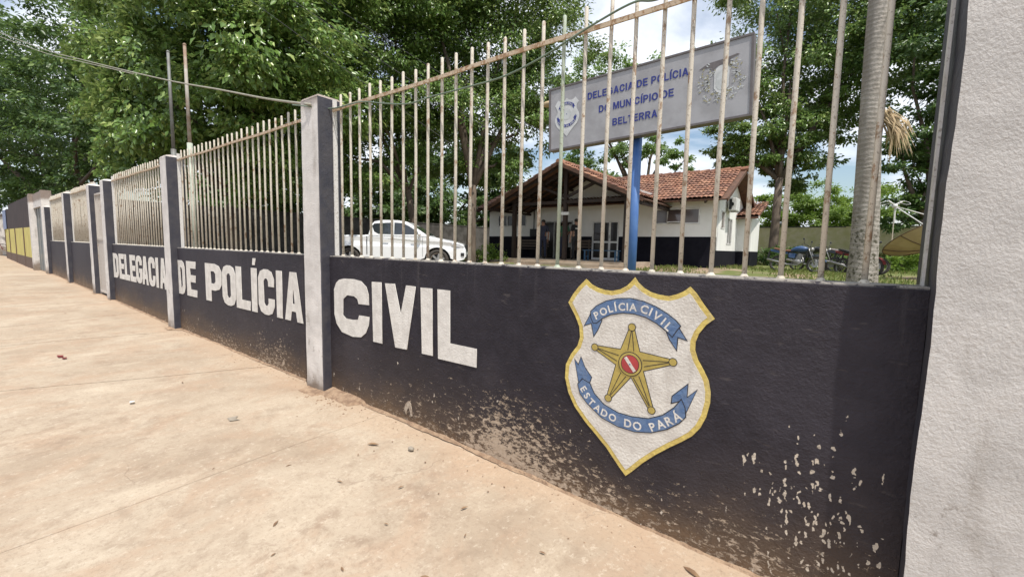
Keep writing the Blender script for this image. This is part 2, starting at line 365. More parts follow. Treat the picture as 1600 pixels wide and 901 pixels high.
def bark(name, c1, c2, band=False):
    m, t, b = newmat(name); p = pos(t)
    c = mixc(t, ramp(t, noise(t, 7, 6, .65, pos(t, (1, 1, .35))), .35, .65), c1, c2)
    h = noise(t, 14, 5, .7, pos(t, (1, 1, .4)))
    if band:
        w = t.nodes.new('ShaderNodeTexWave'); w.bands_direction = 'Z'; w.inputs['Scale'].default_value = 4.2; w.inputs['Distortion'].default_value = 5.0; w.inputs['Detail'].default_value = 3; t.links.new(p, w.inputs['Vector'])
        c = mixc(t, mth(t, 'MULTIPLY', ramp(t, w.outputs['Fac'], .7, 1.), .3), c, (.14, .115, .09))
        o = xyz(t); lich = mth(t, 'MULTIPLY', ramp(t, noise(t, 18, 5, .7, p), .5, .6), ramp(t, o['Z'], 2.6, 1.6))
        c = mixc(t, lich, c, (.07, .065, .04)); h = mth(t, 'ADD', mth(t, 'MULTIPLY', w.outputs['Fac'], .35), noise(t, 30, 4, .6, p))
    t.links.new(c, b.inputs['Base Color']); b.inputs['Roughness'].default_value = .9; bump(t, b, h, .5, .02); return m
M = {}
M['wall'] = painted_wall(); M['render'] = white_render('white_post_paint'); M['pillar'] = white_render('white_pillar_render', (.61, .58, .552), .55, 1.3)
M['navy'] = simple('navy_post_paint', (.035, .035, .048), .55, c2=(.055, .052, .06), sc=7, bst=.5, bsc=40, bd=.01)
M['letter'] = simple('white_letter_paint', (.72, .69, .645), .75, c2=(.61, .58, .54), sc=14, bst=.5, bsc=75, bd=.010, spec=.25)
M['walk'] = concrete_walk(); M['bar'] = rusty_paint('flaking_white_bar_paint'); M['rail'] = rusty_paint('rusty_rail_paint', (.52, .41, .29), (.32, .19, .10), .5)
M['flatbar'] = rusty_paint('white_flat_bar_paint', (.58, .56, .54), (.3, .2, .14), .66)
M['greenbar'] = rusty_paint('greenish_bar_paint', (.37, .42, .33), (.2, .2, .13), .6)
M['yellow'] = simple('shield_yellow', (.64, .50, .14), .7, c2=(.52, .39, .11), sc=20, bst=.6, bsc=50, bd=.01)
M['letter'] = paint_chips(M['letter'])
M['shieldwhite'] = simple('shield_white', (.67, .635, .58), .75, c2=(.56, .52, .47), sc=10, bst=.5, bsc=75, bd=.010)
M['blue'] = simple('ribbon_blue', (.075, .14, .28), .7, c2=(.12, .185, .31), sc=20, bst=.5, bsc=50, bd=.01)
for _k in ('shieldwhite', 'yellow', 'blue'): paint_chips(M[_k])
M['outline'] = simple('dark_outline_paint', (.02, .02, .028), .7)
M['gold'] = simple('star_gold', (.44, .335, .085), .7, c2=(.37, .28, .075), sc=20, bst=.5, bsc=50)
M['red'] = simple('disc_red', (.42, .05, .05), .7)
M['concrete'] = simple('grey_concrete', (.30, .28, .26), .9, c2=(.18, .165, .15), sc=4, bst=.5, bsc=30, bd=.01)
M['soil'] = simple('crumbled_soil', (.36, .25, .165), .95, c2=(.22, .14, .09), sc=14, bst=.8, bsc=60, bd=.02)
M['soilpatch'] = simple('bare_render', (.42, .36, .29), .9, c2=(.28, .22, .17), sc=30, bst=.6)
M['scrap'] = simple('dusty_scrap', (.30, .26, .21), .9, c2=(.22, .19, .15), sc=40)
M['asphalt'] = simple('asphalt', (.06, .058, .055), .9, bst=.5, bsc=80)
M['yard'] = yard_mat()
M['darkwall'] = simple('stained_dark_wall', (.10, .095, .09), .9, c2=(.05, .047, .042), sc=2.2, bst=.4, bsc=20, bd=.02)
M['mosswall'] = simple('mossy_wall', (.42, .40, .19), .95, c2=(.50, .46, .28), sc=2.6, bst=.5, bsc=20, bd=.02)
M['housewall'] = simple('house_white_wall', (.80, .79, .76), .8, c2=(.74, .73, .70), sc=1.5, bst=.2, bsc=40)
M['dado'] = simple('house_black_dado', (.006, .006, .011), .85, c2=(.01, .01, .016), sc=3, spec=.15)
M['tile'] = tile_mat()
M['wood'] = simple('dark_stained_wood', (.035, .02, .014), .6, c2=(.02, .012, .01), sc=10)
M['ceilwood'] = simple('brown_roof_lining', (.13, .065, .04), .8, c2=(.075, .04, .028), sc=6)
M['frame'] = simple('white_window_frame', (.72, .71, .69), .4)
M['glass'] = simple('dark_window_glass', (.02, .018, .018), .12, c2=(.03, .027, .026), sc=1.5, spec=.4)
M['glassb'] = simple('brown_window_glass', (.12, .085, .07), .15, c2=(.08, .06, .055), sc=2, spec=.8)
M['interior'] = simple('dark_interior', (.05, .045, .04), .9)
M['slab'] = simple('porch_slab', (.42, .34, .26), .9, c2=(.33, .26, .19), sc=3, bst=.3, bsc=50)
M['signface'] = simple('weathered_sign_face', (.37, .36, .375), .5, c2=(.29, .28, .29), sc=3)
M['signedge'] = simple('sign_edge_metal', (.14, .12, .12), .5)
M['signblue'] = simple('sign_lettering_blue', (.02, .032, .23), .5)
M['signwhite'] = simple('sign_white', (.60, .60, .60), .5, c2=(.5, .5, .5))
M['olive'] = simple('emblem_olive', (.36, .33, .20), .6); M['silver'] = simple('emblem_silver', (.55, .56, .56), .5)
M['bluepole'] = simple('blue_pole_paint', (.05, .13, .36), .45, c2=(.07, .16, .38), sc=6, coat=.2)
M['carpaint'] = simple('white_car_paint', (.78, .79, .80), .22, c2=(.76, .77, .78), sc=1, coat=.6)
M['carglass'] = simple('tinted_car_glass', (.025, .03, .035), .05, spec=.9, c2=(.03, .035, .04))
M['rubber'] = simple('tyre_rubber', (.03, .028, .026), .85, c2=(.06, .05, .042), sc=10)
M['alloy'] = simple('alloy_metal', (.55, .55, .56), .3, .8)
M['blackp'] = simple('black_plastic', (.02, .02, .022), .5)
M['lamp'] = simple('headlamp_lens', (.55, .57, .6), .1, coat=.5)
M['chrome'] = simple('dull_chrome', (.38, .37, .36), .4, .85)
M['tankblue'] = simple('faded_blue_tank', (.03, .075, .19), .4, c2=(.06, .10, .20), coat=.1)
M['tankred'] = simple('red_fairing', (.20, .02, .02), .45, coat=.1); M['tankblack'] = simple('black_gloss_paint', (.015, .015, .018), .3, coat=.5)
M['seatbrown'] = simple('worn_brown_seat', (.28, .13, .08), .7); M['seatgrey'] = simple('grey_seat', (.35, .30, .30), .7); M['seatblack'] = simple('black_seat', (.02, .02, .02), .6)
M['engine'] = simple('engine_alloy', (.35, .34, .33), .45, .7)
M['skin'] = simple('skin', (.30, .16, .105), .6, c2=(.26, .135, .09)); M['skinl'] = simple('light_skin', (.45, .27, .2), .6)
M['hair'] = simple('black_hair', (.012, .01, .009), .6)
M['navycloth'] = simple('navy_cloth', (.025, .028, .05), .85, c2=(.035, .038, .06)); M['blackcloth'] = simple('black_cloth', (.012, .012, .014), .85, c2=(.02, .02, .022))
M['greencloth'] = simple('green_cloth', (.04, .13, .07), .85); M['jeans'] = simple('dark_jeans', (.025, .03, .06), .85)
M['shoe'] = simple('dark_shoe', (.02, .015, .012), .6)
M['bluebench'] = simple('blue_bench_paint', (.03, .10, .20), .5, c2=(.05, .12, .2)); M['benchwood'] = simple('brown_bench_wood', (.11, .08, .06), .7)
M['galv'] = simple('galvanised_metal', (.48, .48, .47), .45, .4, c2=(.33, .32, .3), sc=12)
M['polegrey'] = simple('dull_grey_pole', (.19, .20, .19), .6, .2, c2=(.13, .12, .11), sc=3)
M['rustpole'] = simple('rusty_pole', (.24, .16, .11), .7, c2=(.40, .37, .33), sc=3, bst=.3)
M['polebase'] = simple('pole_base_paint', (.42, .45, .38), .7, c2=(.28, .3, .24), sc=6)
M['dish'] = simple('beige_dish', (.46, .35, .21), .8, c2=(.38, .28, .17), sc=3); M['dishrim'] = simple('brown_dish_rim', (.13, .075, .04), .7)
M['cable'] = simple('green_cable', (.14, .19, .14), .6); M['cablegrey'] = simple('grey_cable', (.33, .31, .24), .6); M['cabledark'] = simple('dark_cable', (.03, .03, .03), .7)
M['bark'] = bark('dark_bark', (.075, .055, .04), (.13, .10, .075)); M['palmbark'] = bark('ringed_palm_bark', (.36, .325, .29), (.25, .22, .19), True)
M['drypalm'] = simple('dry_frond', (.50, .38, .22), .8, c2=(.36, .26, .15), sc=12)
M['yellowwall'] = simple('yellow_wall_paint', (.55, .48, .14), .8, c2=(.47, .40, .12), sc=2); M['purplewall'] = simple('dark_plum_wall_paint', (.02, .010, .013), .85, c2=(.035, .02, .022), sc=2)
M['brownbase'] = simple('brown_wall_base', (.12, .075, .055), .9); M['gategrey'] = simple('grey_gate_metal', (.16, .18, .19), .5, .2, c2=(.22, .22, .21), sc=4)
M['palegate'] = rusty_paint('pale_gate_paint', (.48, .44, .40), (.3, .17, .1), .58)
M['bluesign'] = simple('pale_blue_board', (.22, .27, .42), .6)
M['paper'] = simple('white_paper', (.7, .7, .68), .7)
M['deadleaf'] = simple('dead_leaf', (.16, .09, .05), .8, c2=(.24, .15, .08), sc=30)
L = {
 'near': leaf_mat('glossy_dark_leaf', (.052, .11, .022), (.145, .245, .05), (.38, .46, .15), .2, .3),
 'mid': leaf_mat('mid_green_leaf', (.058, .115, .025), (.14, .23, .048), (.32, .40, .13), .18, .3),
 'far': leaf_mat('pale_green_leaf', (.11, .19, .05), (.17, .27, .07), (.24, .33, .11), .4, .5),
 'dark': leaf_mat('deep_green_leaf', (.03, .07, .017), (.07, .13, .03), (.17, .25, .065), .25),
 'bright': leaf_mat('bright_green_leaf', (.09, .17, .02), (.15, .24, .035), (.22, .3, .06), .4, .5),
 'grass': leaf_mat('grass_blade', (.08, .14, .02), (.15, .2, .045), (.3, .27, .11), .35, .6),
}

# ------------------------------------------------------------------ ground
WX = [-300, -60, -35, -25, -21, -14, -12.2, -8.3, -4.1, -2.2, -.7, 0, 5, 300]
WZ = [.42, .4, .32, .24, .262, .19, .172, .11, .082, .07, .013, 0, -.03, -.05]
def zs(x): return float(np.interp(x, WX, WZ))
def zy(x, y):
    t = min(1, max(0, (y - 10) / 6.5)); t = t * t * (3 - 2 * t); return .575 + .235 * t
rnd = random.Random(4)
base = MB()
gx = [-300, -60, -40, -30, -25, -22, -18, -14, -10, -8, -6, -4, -3, -2, -1, 0, 1, 3, 6, 20, 60, 300]
for i in range(len(gx) - 1):
    a, b = gx[i], gx[i + 1]
    base.add([(a, -3.6, zs(a) - .05), (b, -3.6, zs(b) - .05), (b, 2.14, zs(b) - .05), (a, 2.14, zs(a) - .05)], [(0, 1, 2, 3)])
walk = tag(base.build('sidewalk', M['soil'], fixn=False), 'sandy pale concrete pavement along the painted wall', kind='structure')
joints = [(-300, 0), (-42, 0), (-33, .02), (-27, 0), (-22.6, .03), (-19.2, -.02), (-16.4, .02), (-14.2, 0), (-12.0, .05), (-9.53, -.18), (-8.10, .17), (-5.83, .45), (-2.80, -.03), (.9, .02), (4, 0), (8, 0), (300, 0)]
# joints: x = x0 + k*y
for j in range(len(joints) - 1):
    (xa, ka), (xb, kb) = joints[j], joints[j + 1]
    n = max(2, min(40, int((xb - xa) / .25))); ys = [-3.5 + .2 * i for i in range(28)] + [2.095]
    mb = MB()
    vs = []
    for y in ys:
        for i in range(n + 1):
            a = xa + ka * y + (.002 if j == 12 else .010); b_ = xb + kb * y - (.002 if j == 11 else .010); x = a + (b_ - a) * i / n
            z = zs(x) + (.004 * math.sin(x * 2.1 + y * 1.3) + .003 * math.sin(y * 3.7 + x)) 
            vs.append((x, y, z))
    top = len(vs); fs = [(r * (n + 1) + i, r * (n + 1) + i + 1, (r + 1) * (n + 1) + i + 1, (r + 1) * (n + 1) + i) for r in range(len(ys) - 1) for i in range(n)]
    # slab edges turned down
    for side in (0, n):
        for r in range(len(ys)):
            v = vs[r * (n + 1) + side]; vs.append((v[0], v[1], v[2] - .045))
        off = top if side == 0 else top + len(ys)
        for r in range(len(ys) - 1): fs.append((r * (n + 1) + side, (r + 1) * (n + 1) + side, off + r + 1, off + r))
    mb.add(vs, fs); mb.build('slab', M['walk'], walk, smooth=False, fixn=False)
kerb = MB()
for i in range(len(gx) - 1):
    a, b = gx[i], gx[i + 1]
    kerb.add([(a, -3.6, zs(a) - .2), (b, -3.6, zs(b) - .2), (b, -3.6, zs(b) + .005), (a, -3.6, zs(a) + .005), (a, -3.48, zs(a) + .005), (b, -3.48, zs(b) + .005)], [(0, 1, 2, 3), (3, 2, 5, 4)])
tag(kerb.build('kerb', M['concrete'], fixn=False), 'concrete kerb at the street edge', kind='structure')
st = MB(); st.add([(-300, -300, .1), (300, -300, -.2), (300, -3.6, -.2), (5, -3.6, -.17), (-12, -3.6, .04), (-35, -3.6, .17), (-300, -3.6, .27)], [(0, 1, 2, 3, 4, 5, 6)])
tag(st.build('road', M['asphalt'], fixn=False), 'asphalt road beside the pavement', kind='structure')
yg = MB(); xs = [-300, -100, -60] + [-40 + 1.0 * i for i in range(61)] + [30, 60, 300]; ys = [2.2] + [3 + i for i in range(30)] + [36, 45, 60, 100, 300]
vs = [(x, y, zy(x, y) + (.02 * math.sin(x * .9 + y * 1.7) + .02 * math.sin(x * 2.3 - y * .6) if y > 3 else 0)) for y in ys for x in xs]
n = len(xs); yg.add(vs, [(r * n + i, r * n + i + 1, (r + 1) * n + i + 1, (r + 1) * n + i) for r in range(len(ys) - 1) for i in range(n - 1)])
tag(yg.build('yard_ground', M['yard'], smooth=True, fixn=False), 'brown soil and patchy turf behind the fence', kind='structure')

re_ = MB(); re_.add([(-300, 2.2, -.5), (300, 2.2, -.5), (300, 2.2, .577), (-300, 2.2, .577)], [(0, 1, 2, 3)])
tag(re_.build('retaining_edge', M['concrete'], fixn=False), 'low concrete retaining edge holding up the yard soil', kind='structure')
# crumbled soil fillet along the wall foot (nobody could count the crumbs)
fl = MB(); rr = random.Random(7); prev = None
x = -24.0
while x < .27:
    w = .012 + .010 * rr.random() + .010 * math.sin(x * 6.3) * math.sin(x * 2.9) + .008 * abs(math.sin(x * 11)) + (.09 if abs(x + 3.55) < .35 else 0) + (.05 if abs(x + 7.9) < .2 else 0) + .012 * max(0, math.sin(x * 1.7)); h = .008 + .006 * rr.random() + .008 * abs(math.sin(x * 8.1)) + (.03 if abs(x + 3.4) < .25 else 0)
    yb = 2.10
    for px0, px1 in ((-3.97, -3.65), (-8.15, -7.83), (-12.21, -11.89), (-13.61, -13.29), (-16.91, -16.59), (-20.61, -20.29)):
        if px0 < x < px1: yb = 2.02
    z = zs(x); cur = [(x, yb + .01, z + h), (x, yb - w * .45, z + h * (.5 + .4 * rr.random())), (x, yb - w, z + .002)]
    if prev:
        fl.add(prev + cur, [(0, 3, 4, 1), (1, 4, 5, 2)])
    prev = cur; x += .02 + .03 * rr.random()
for _ in range(380):
    x = -8 * rr.random() ** 1.3 + .2; y = 2.08 - abs(rr.gauss(0, .14)); s = .0015 + .0035 * rr.random() ** 2; z = zs(x) + s * .3 + .002
    if rr.random() < .25: x = -3.5 + rr.gauss(0, .22); y = 2.0 - abs(rr.gauss(0, .12)); s *= 1.5; z = zs(x) + s * .5
    fl.cbox((x, y, z), (s * 2, s * 1.5, s), Matrix.Rotation(rr.random() * 3, 3, 'Z') @ Matrix.Rotation(rr.random(), 3, 'X'))
tag(fl.build('soil_crumbs', M['soil']), 'crumbled soil and grit lying along the wall foot', 'soil', kind='stuff')

# ------------------------------------------------------------------ posts, low walls, railings
GL = {}
GL['D'] = [[(0, 0), (0, 1), (.58, 1), (.84, .94), (1, .8), (1, .2), (.84, .06), (.58, 0)], [(.36, .2), (.5, .2), (.62, .28), (.62, .72), (.5, .8), (.36, .8)]]
GL['E'] = [[(0, 0), (0, 1), (.95, 1), (.95, .8), (.4, .8), (.4, .61), (.9, .61), (.9, .41), (.4, .41), (.4, .2), (1, .2), (1, 0)]]
GL['L'] = [[(0, 0), (0, 1), (.4, 1), (.4, .22), (1, .22), (1, 0)]]
GL['I'] = [[(0, 0), (0, 1), (1, 1), (1, 0)]]
GL['P'] = [[(0, 0), (0, 1), (.6, 1), (.86, .95), (1, .82), (1, .48), (.86, .35), (.6, .3), (.36, .3), (.36, 0)], [(.36, .48), (.55, .48), (.64, .54), (.64, .74), (.55, .8), (.36, .8)]]
_o = [(1, .8), (.86, .95), (.62, 1), (.38, 1), (.14, .95), (0, .8), (0, .2), (.14, .05), (.38, 0), (.62, 0), (.86, .05), (1, .2)]
_i = [(.64, .74), (.56, .8), (.44, .8), (.36, .74), (.36, .26), (.44, .2), (.56, .2), (.64, .26)]
GL['O'] = [_o, _i]
GL['C'] = [[(1, .63)] + _o[:] + [(1, .37), (.64, .37)] + [_i[7], _i[6], _i[5], _i[4], _i[3], _i[2], _i[1], _i[0]] + [(.64, .63)]]
GL['G'] = [[(1, .66)] + _o[:] + [(1, .54), (.52, .54), (.52, .38), (.64, .38)] + [_i[7], _i[6], _i[5], _i[4], _i[3], _i[2], _i[1], _i[0]] + [(.64, .66)]]
GL['A'] = [[(0, 0), (.31, 1), (.67, 1), (1, 0), (.68, 0), (.61, .2), (.38, .2), (.32, 0)], [(.43, .36), (.56, .36), (.5, .66)]]
def letter(parent, ch, x0, x1, z0, z1, Y=2.1):
    loops = [[(x0 + u * (x1 - x0), z0 + v * (z1 - z0)) for u, v in l] for l in GL[ch]]
    return place_flat('painted_letter', flat_mesh(loops, .003), M['letter'], parent, onwall(Y - .0035))
WTOP = 1.332
def low_wall(x0, x1, label):
    t = thing('low_wall', ((x0 + x1) / 2, 2.17, zs((x0 + x1) / 2)), label, 'wall', 'black painted low walls between the posts')
    mb = MB(); n = max(4, int((x1 - x0) / .06)); rw = random.Random(int(-x0 * 10))
    z0 = -.3
    # front face as a fine, slightly uneven sheet, with worn top edge
    rows = [z0, .2, .45, .7, .95, 1.15, 1.27, WTOP - .012, WTOP]
    vs = []
    for r, z in enumerate(rows):
        for i in range(n + 1):
            x = x0 + (x1 - x0) * i / n
            dy = .0009 * math.sin(x * 5 + z * 9)
            if r == len(rows) - 1: dy += .008; 
            dz = (rw.random() - .6) * .007 if r >= len(rows) - 2 else 0
            vs.append((x, 2.1 + dy, z + dz))
    m = n + 1
    for i in range(m): vs.append((vs[(len(rows) - 1) * m + i][0], 2.243, WTOP - .001))
    for i in range(m): vs.append((vs[i][0], 2.245, z0))
    R_ = len(rows) + 2
    mb.add(vs, [(r * m + i, r * m + i + 1, (r + 1) * m + i + 1, (r + 1) * m + i) for r in range(R_ - 1) for i in range(n)])
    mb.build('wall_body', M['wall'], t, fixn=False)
    return t
def post(x0, x1, z1, label, y0=2.02, y1=2.235, mats=None):
    t = thing('fence_post', ((x0 + x1) / 2, (y0 + y1) / 2, zs(x0)), label, 'post', 'rendered concrete fence posts')
    mb = MB(); b = .008
    zz = [-.3] + [.1 + .12 * i for i in range(int((z1 - .15) / .12))] + [z1]
    rw = random.Random(int(-x0 * 7)); ring = []
    vs = []
    for z in zz:
        j = lambda: (rw.random() - .5) * .0035
        vs += [(x0 + j(), y0 + b + j(), z), (x0 + b, y0 + j(), z), (x1 - b, y0 + j(), z), (x1 + j(), y0 + b, z), (x1 + j(), y1, z), (x0 + j(), y1, z)]
    for r in range(len(zz) - 1):
        for k in range(6):
            mb.cur = 0 if k in (0, 1) else 1
            if k == 4: mb.cur = 0
            mb.add([vs[r * 6 + k], vs[r * 6 + (k + 1) % 6], vs[(r + 1) * 6 + (k + 1) % 6], vs[(r + 1) * 6 + k]], [(0, 1, 2, 3)])
    o = mb.build('shaft', [M['render'], M['navy']], t, fixn=False)
    cp = MB(); c = ((x0 + x1) / 2, (y0 + y1) / 2)
    lo = [(x0 - .001, y0 - .001), (x1 + .001, y0 - .001), (x1 + .001, y1 + .001), (x0 - .001, y1 + .001)]
    v = [(a, b_, z1) for a, b_ in lo] + [(c[0] + (a - c[0]) * .86, c[1] + (b_ - c[1]) * .86, z1 + .022) for a, b_ in lo] + [(c[0] + (a - c[0]) * .25, c[1] + (b_ - c[1]) * .25, z1 + .045) for a, b_ in lo]
    cp.add(v, [(0, 1, 5, 4), (1, 2, 6, 5), (2, 3, 7, 6), (3, 0, 4, 7), (4, 5, 9, 8), (5, 6, 10, 9), (6, 7, 11, 10), (7, 4, 8, 11), (8, 9, 10, 11)])
    cp.build('cap', M['render'], t)
    return t
def railing(x0, x1, first, label, nb=None, barmat='bar'):
    t = thing('railing', ((x0 + x1) / 2, 2.175, WTOP), label, 'railing', 'barred steel railings on the low walls')
    rw = random.Random(int(abs(x0) * 13)); x = first; k = 0; n_b = 0
    while x < x1 - .04:
        mb = MB(); j = (rw.random() - .5) * .012; j2 = (rw.random() - .5) * .008; r = .0125
        zt = 2.728 + (rw.random() - .5) * .02
        mm = 'bar'
        if x0 > -4 and k == 16: mm = 'greenbar'
        y = 2.175; r = .0108
        mb.tube([(x, y, WTOP - .01), (x + j * .5, y + j2, 2.0), (x + j, y, 2.59), (x + j * 1.1, y, zt - .006), (x + j * 1.1, y, zt)], [r, r, r, r, r * .7], 8)
        # weld blob at the foot
        mb.lathe([(.019 + .006 * rw.random(), -.004), (.016, .005), (.011, .012)], 8, Matrix.Translation((x, y, WTOP)))
        mb.build('bar', M[mm], t, smooth=True); x += .14; k += 1
    rb = MB(); pts = [(x0 + (x1 - x0) * i / 12, 2.155, 2.603 + .004 * math.sin(i * 1.3)) for i in range(13)]
    for a, b in zip(pts[:-1], pts[1:]): rb.bar(a, b, .010, .024)
    for a, b in zip(pts[:-1], pts[1:]): rb.bar((a[0], a[1] + .022, a[2] + .017), (b[0], b[1] + .018, b[2] + .0135), .028, .005)
    rb.build('top_rail', M['rail'], t)
    e = MB(); e.box(x0 + .004, x0 + .012, 2.15, 2.19, WTOP, 2.70); e.build('end_strip', M['flatbar'], t)
    e = MB(); e.box(x1 - .012, x1 - .004, 2.15, 2.19, WTOP, 2.70); e.build('end_strip', M['flatbar'], t)
    return t
post(-3.96, -3.66, 2.695, 'tallest-looking nearest white and navy post, between the words POLÍCIA and CIVIL')
post(-8.14, -7.84, 2.64, 'slim white and navy post splitting the words DELEGACIA and DE')
post(-12.2, -11.9, 2.60, 'white and navy post just left of the word DELEGACIA, right side of the narrow gate')
post(-13.6, -13.3, 2.60, 'white and navy post on the left side of the narrow pale gate')
post(-16.9, -16.6, 2.62, 'second farthest fence post, between the two unlettered far walls')
post(-20.6, -20.3, 2.40, 'farthest fence post, beside the grey metal door portal')
w1 = low_wall(-3.66, .262, 'black wall painted CIVIL with a yellow-edged police shield, nearest the camera')
w2 = low_wall(-7.84, -3.96, 'black low wall painted with the words DE POLÍCIA')
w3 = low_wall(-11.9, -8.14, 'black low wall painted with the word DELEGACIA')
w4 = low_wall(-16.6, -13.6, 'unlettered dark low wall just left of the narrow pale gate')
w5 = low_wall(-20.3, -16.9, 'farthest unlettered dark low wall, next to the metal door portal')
railing(-3.66, .255, -3.558, 'nearest railing with rusty top rail above the word CIVIL and the shield')
railing(-7.84, -3.96, -7.72, 'railing above the words DE POLÍCIA')
railing(-11.9, -8.14, -11.79, 'railing above the word DELEGACIA')
railing(-16.6, -13.6, -16.5, 'distant railing just left of the narrow gate')
railing(-20.3, -16.9, -20.2, 'farthest railing, next to the metal door portal')
for ch, a, b in (('D', -11.97, -11.46), ('E', -11.40, -10.99), ('L', -10.97, -10.63), ('E', -10.58, -10.18), ('G', -10.165, -9.77), ('A', -9.77, -9.40), ('C', -9.37, -9.0), ('I', -8.955, -8.82), ('A', -8.75, -8.40)):
    if a < -11.88: a = -11.88
    letter(w3, ch, a, b, .655, 1.148)
for ch, a, b in (('D', -7.83, -7.54), ('E', -7.47, -7.07), ('P', -6.73, -6.18), ('O', -6.16, -5.75), ('L', -5.735, -5.35), ('I', -5.31, -5.165), ('C', -5.13, -4.75), ('I', -4.70, -4.57), ('A', -4.52, -4.146)):
    letter(w2, ch, a, b, .65, 1.146)
place_flat('painted_accent', flat_mesh([[(-5.27, 1.18), (-5.2, 1.18), (-5.183, 1.258), (-5.255, 1.256)]], .003), M['letter'], w2, onwall(2.0965))
CIV = [[(-3.424, 1.138), (-3.278, 1.142), (-3.17, 1.131), (-3.096, 1.088), (-3.067, 1.028), (-3.06, .94), (-3.211, .936), (-3.226, .975), (-3.275, .996), (-3.378, .997), (-3.439, .959), (-3.449, .816), (-3.4, .79), (-3.302, .79), (-3.223, .80), (-3.204, .84), (-3.061, .842), (-3.069, .77), (-3.109, .702), (-3.18, .655), (-3.306, .642), (-3.47, .661), (-3.554, .727), (-3.586, .811), (-3.586, 1.033), (-3.55, 1.093), (-3.501, 1.124)],
       [(-3.022, 1.137), (-2.894, 1.14), (-2.886, .645), (-3.009, .644)], [(-2.848, 1.136), (-2.725, 1.14), (-2.654, .914), (-2.59, 1.138), (-2.481, 1.136), (-2.581, .646), (-2.723, .641)],
       [(-2.427, 1.133), (-2.303, 1.135), (-2.292, .646), (-2.411, .644)], [(-2.248, 1.134), (-2.123, 1.134), (-2.119, .766), (-1.87, .766), (-1.868, .64), (-2.238, .636)]]
for l in CIV: place_flat('painted_letter', flat_mesh([l], .003), M['letter'], w1, onwall(2.0965))

# police shield painted on the near wall
SH = [(-1.084, 1.279), (-1.051, 1.252), (-1.013, 1.236), (-.972, 1.227), (-.932, 1.226), (-.887, 1.238), (-.851, 1.26), (-.827, 1.286), (-.813, 1.304), (-.793, 1.278), (-.765, 1.254), (-.729, 1.236), (-.688, 1.226), (-.642, 1.223), (-.605, 1.235), (-.573, 1.252), (-.545, 1.276), (-.515, 1.246), (-.482, 1.2), (-.431, 1.138), (-.466, 1.105), (-.494, 1.061), (-.507, 1.02), (-.507, .981), (-.492, .939), (-.464, .894), (-.44, .849), (-.428, .796), (-.427, .746), (-.44, .675), (-.462, .618), (-.496, .568), (-.542, .526), (-.596, .482), (-.662, .423), (-.725, .359), (-.778, .296), (-.812, .259), (-.856, .302), (-.926, .378), (-.984, .427), (-1.058, .487), (-1.127, .557), (-1.17, .629), (-1.195, .712), (-1.192, .788), (-1.161, .854), (-1.122, .908), (-1.109, .956), (-1.116, 1.014), (-1.143, 1.07), (-1.19, 1.141), (-1.16, 1.193), (-1.125, 1.238)]
def inset(poly, d):
    n = len(poly); out = []
    A = sum(poly[i][0] * poly[(i + 1) % n][1] - poly[(i + 1) % n][0] * poly[i][1] for i in range(n)); s = 1 if A > 0 else -1
    for i in range(n):
        p0 = Vector(poly[i - 1]); p = Vector(poly[i]); p1 = Vector(poly[(i + 1) % n])
        a = (p - p0).normalized(); b = (p1 - p).normalized(); na = Vector((-a.y, a.x)) * s; nb = Vector((-b.y, b.x)) * s
        m = (na + nb); m.normalize(); k = d / max(.45, m.dot(na)); out.append((p.x + m.x * k, p.y + m.y * k))
    return out
shield = place_flat('painted_shield', flat_mesh([SH], .003), M['yellow'], w1, onwall(2.0965))
place_flat('shield_field', flat_mesh([inset(SH, .023)], .001), M['shieldwhite'], shield, onwall(2.0943))
RIB = dict(
 a=[(-1.048, 1.106), (-1.015, 1.139), (-.962, 1.169), (-.898, 1.188), (-.829, 1.195), (-.762, 1.186), (-.702, 1.167), (-.643, 1.138), (-.603, 1.111), (-.578, 1.086), (-.595, 1.062), (-.613, 1.03), (-.644, 1.055), (-.692, 1.086), (-.746, 1.109), (-.807, 1.12), (-.869, 1.118), (-.933, 1.102), (-.978, 1.078), (-1.011, 1.049), (-1.031, 1.045), (-1.045, 1.074)],
 al=[(-1.048, 1.093), (-1.083, 1.025), (-1.042, 1.043), (-1.025, .974), (-1.003, 1.012), (-.983, 1.063)], ar=[(-.588, 1.08), (-.547, 1.022), (-.588, 1.031), (-.59, .968), (-.625, 1.014), (-.640, 1.046)],
 b=[(-1.11, .692), (-1.082, .725), (-1.038, .711), (-1.008, .659), (-.951, .613), (-.869, .588), (-.792, .586), (-.707, .598), (-.638, .633), (-.585, .685), (-.554, .733), (-.536, .697), (-.53, .654), (-.559, .615), (-.612, .571), (-.691, .531), (-.776, .512), (-.866, .515), (-.961, .539), (-1.048, .596), (-1.093, .639)],
 bl=[(-1.105, .7), (-1.135, .825), (-1.111, .799), (-1.097, .845), (-1.07, .791), (-1.029, .746), (-1.04, .71), (-1.085, .73)], br=[(-.554, .729), (-.599, .705), (-.597, .74), (-.529, .813), (-.53, .747), (-.487, .794), (-.533, .665)])
for k in ('al', 'ar', 'bl', 'br', 'a', 'b'):
    y = 2.0932 if len(k) == 2 else 2.0918
    place_flat('ribbon_outline', flat_mesh([inset(RIB[k], -.0035)], .0006), M['outline'], shield, onwall(y))
    place_flat('ribbon', flat_mesh([inset(RIB[k], .001)], .0006), M['blue'], shield, onwall(y - .0008))
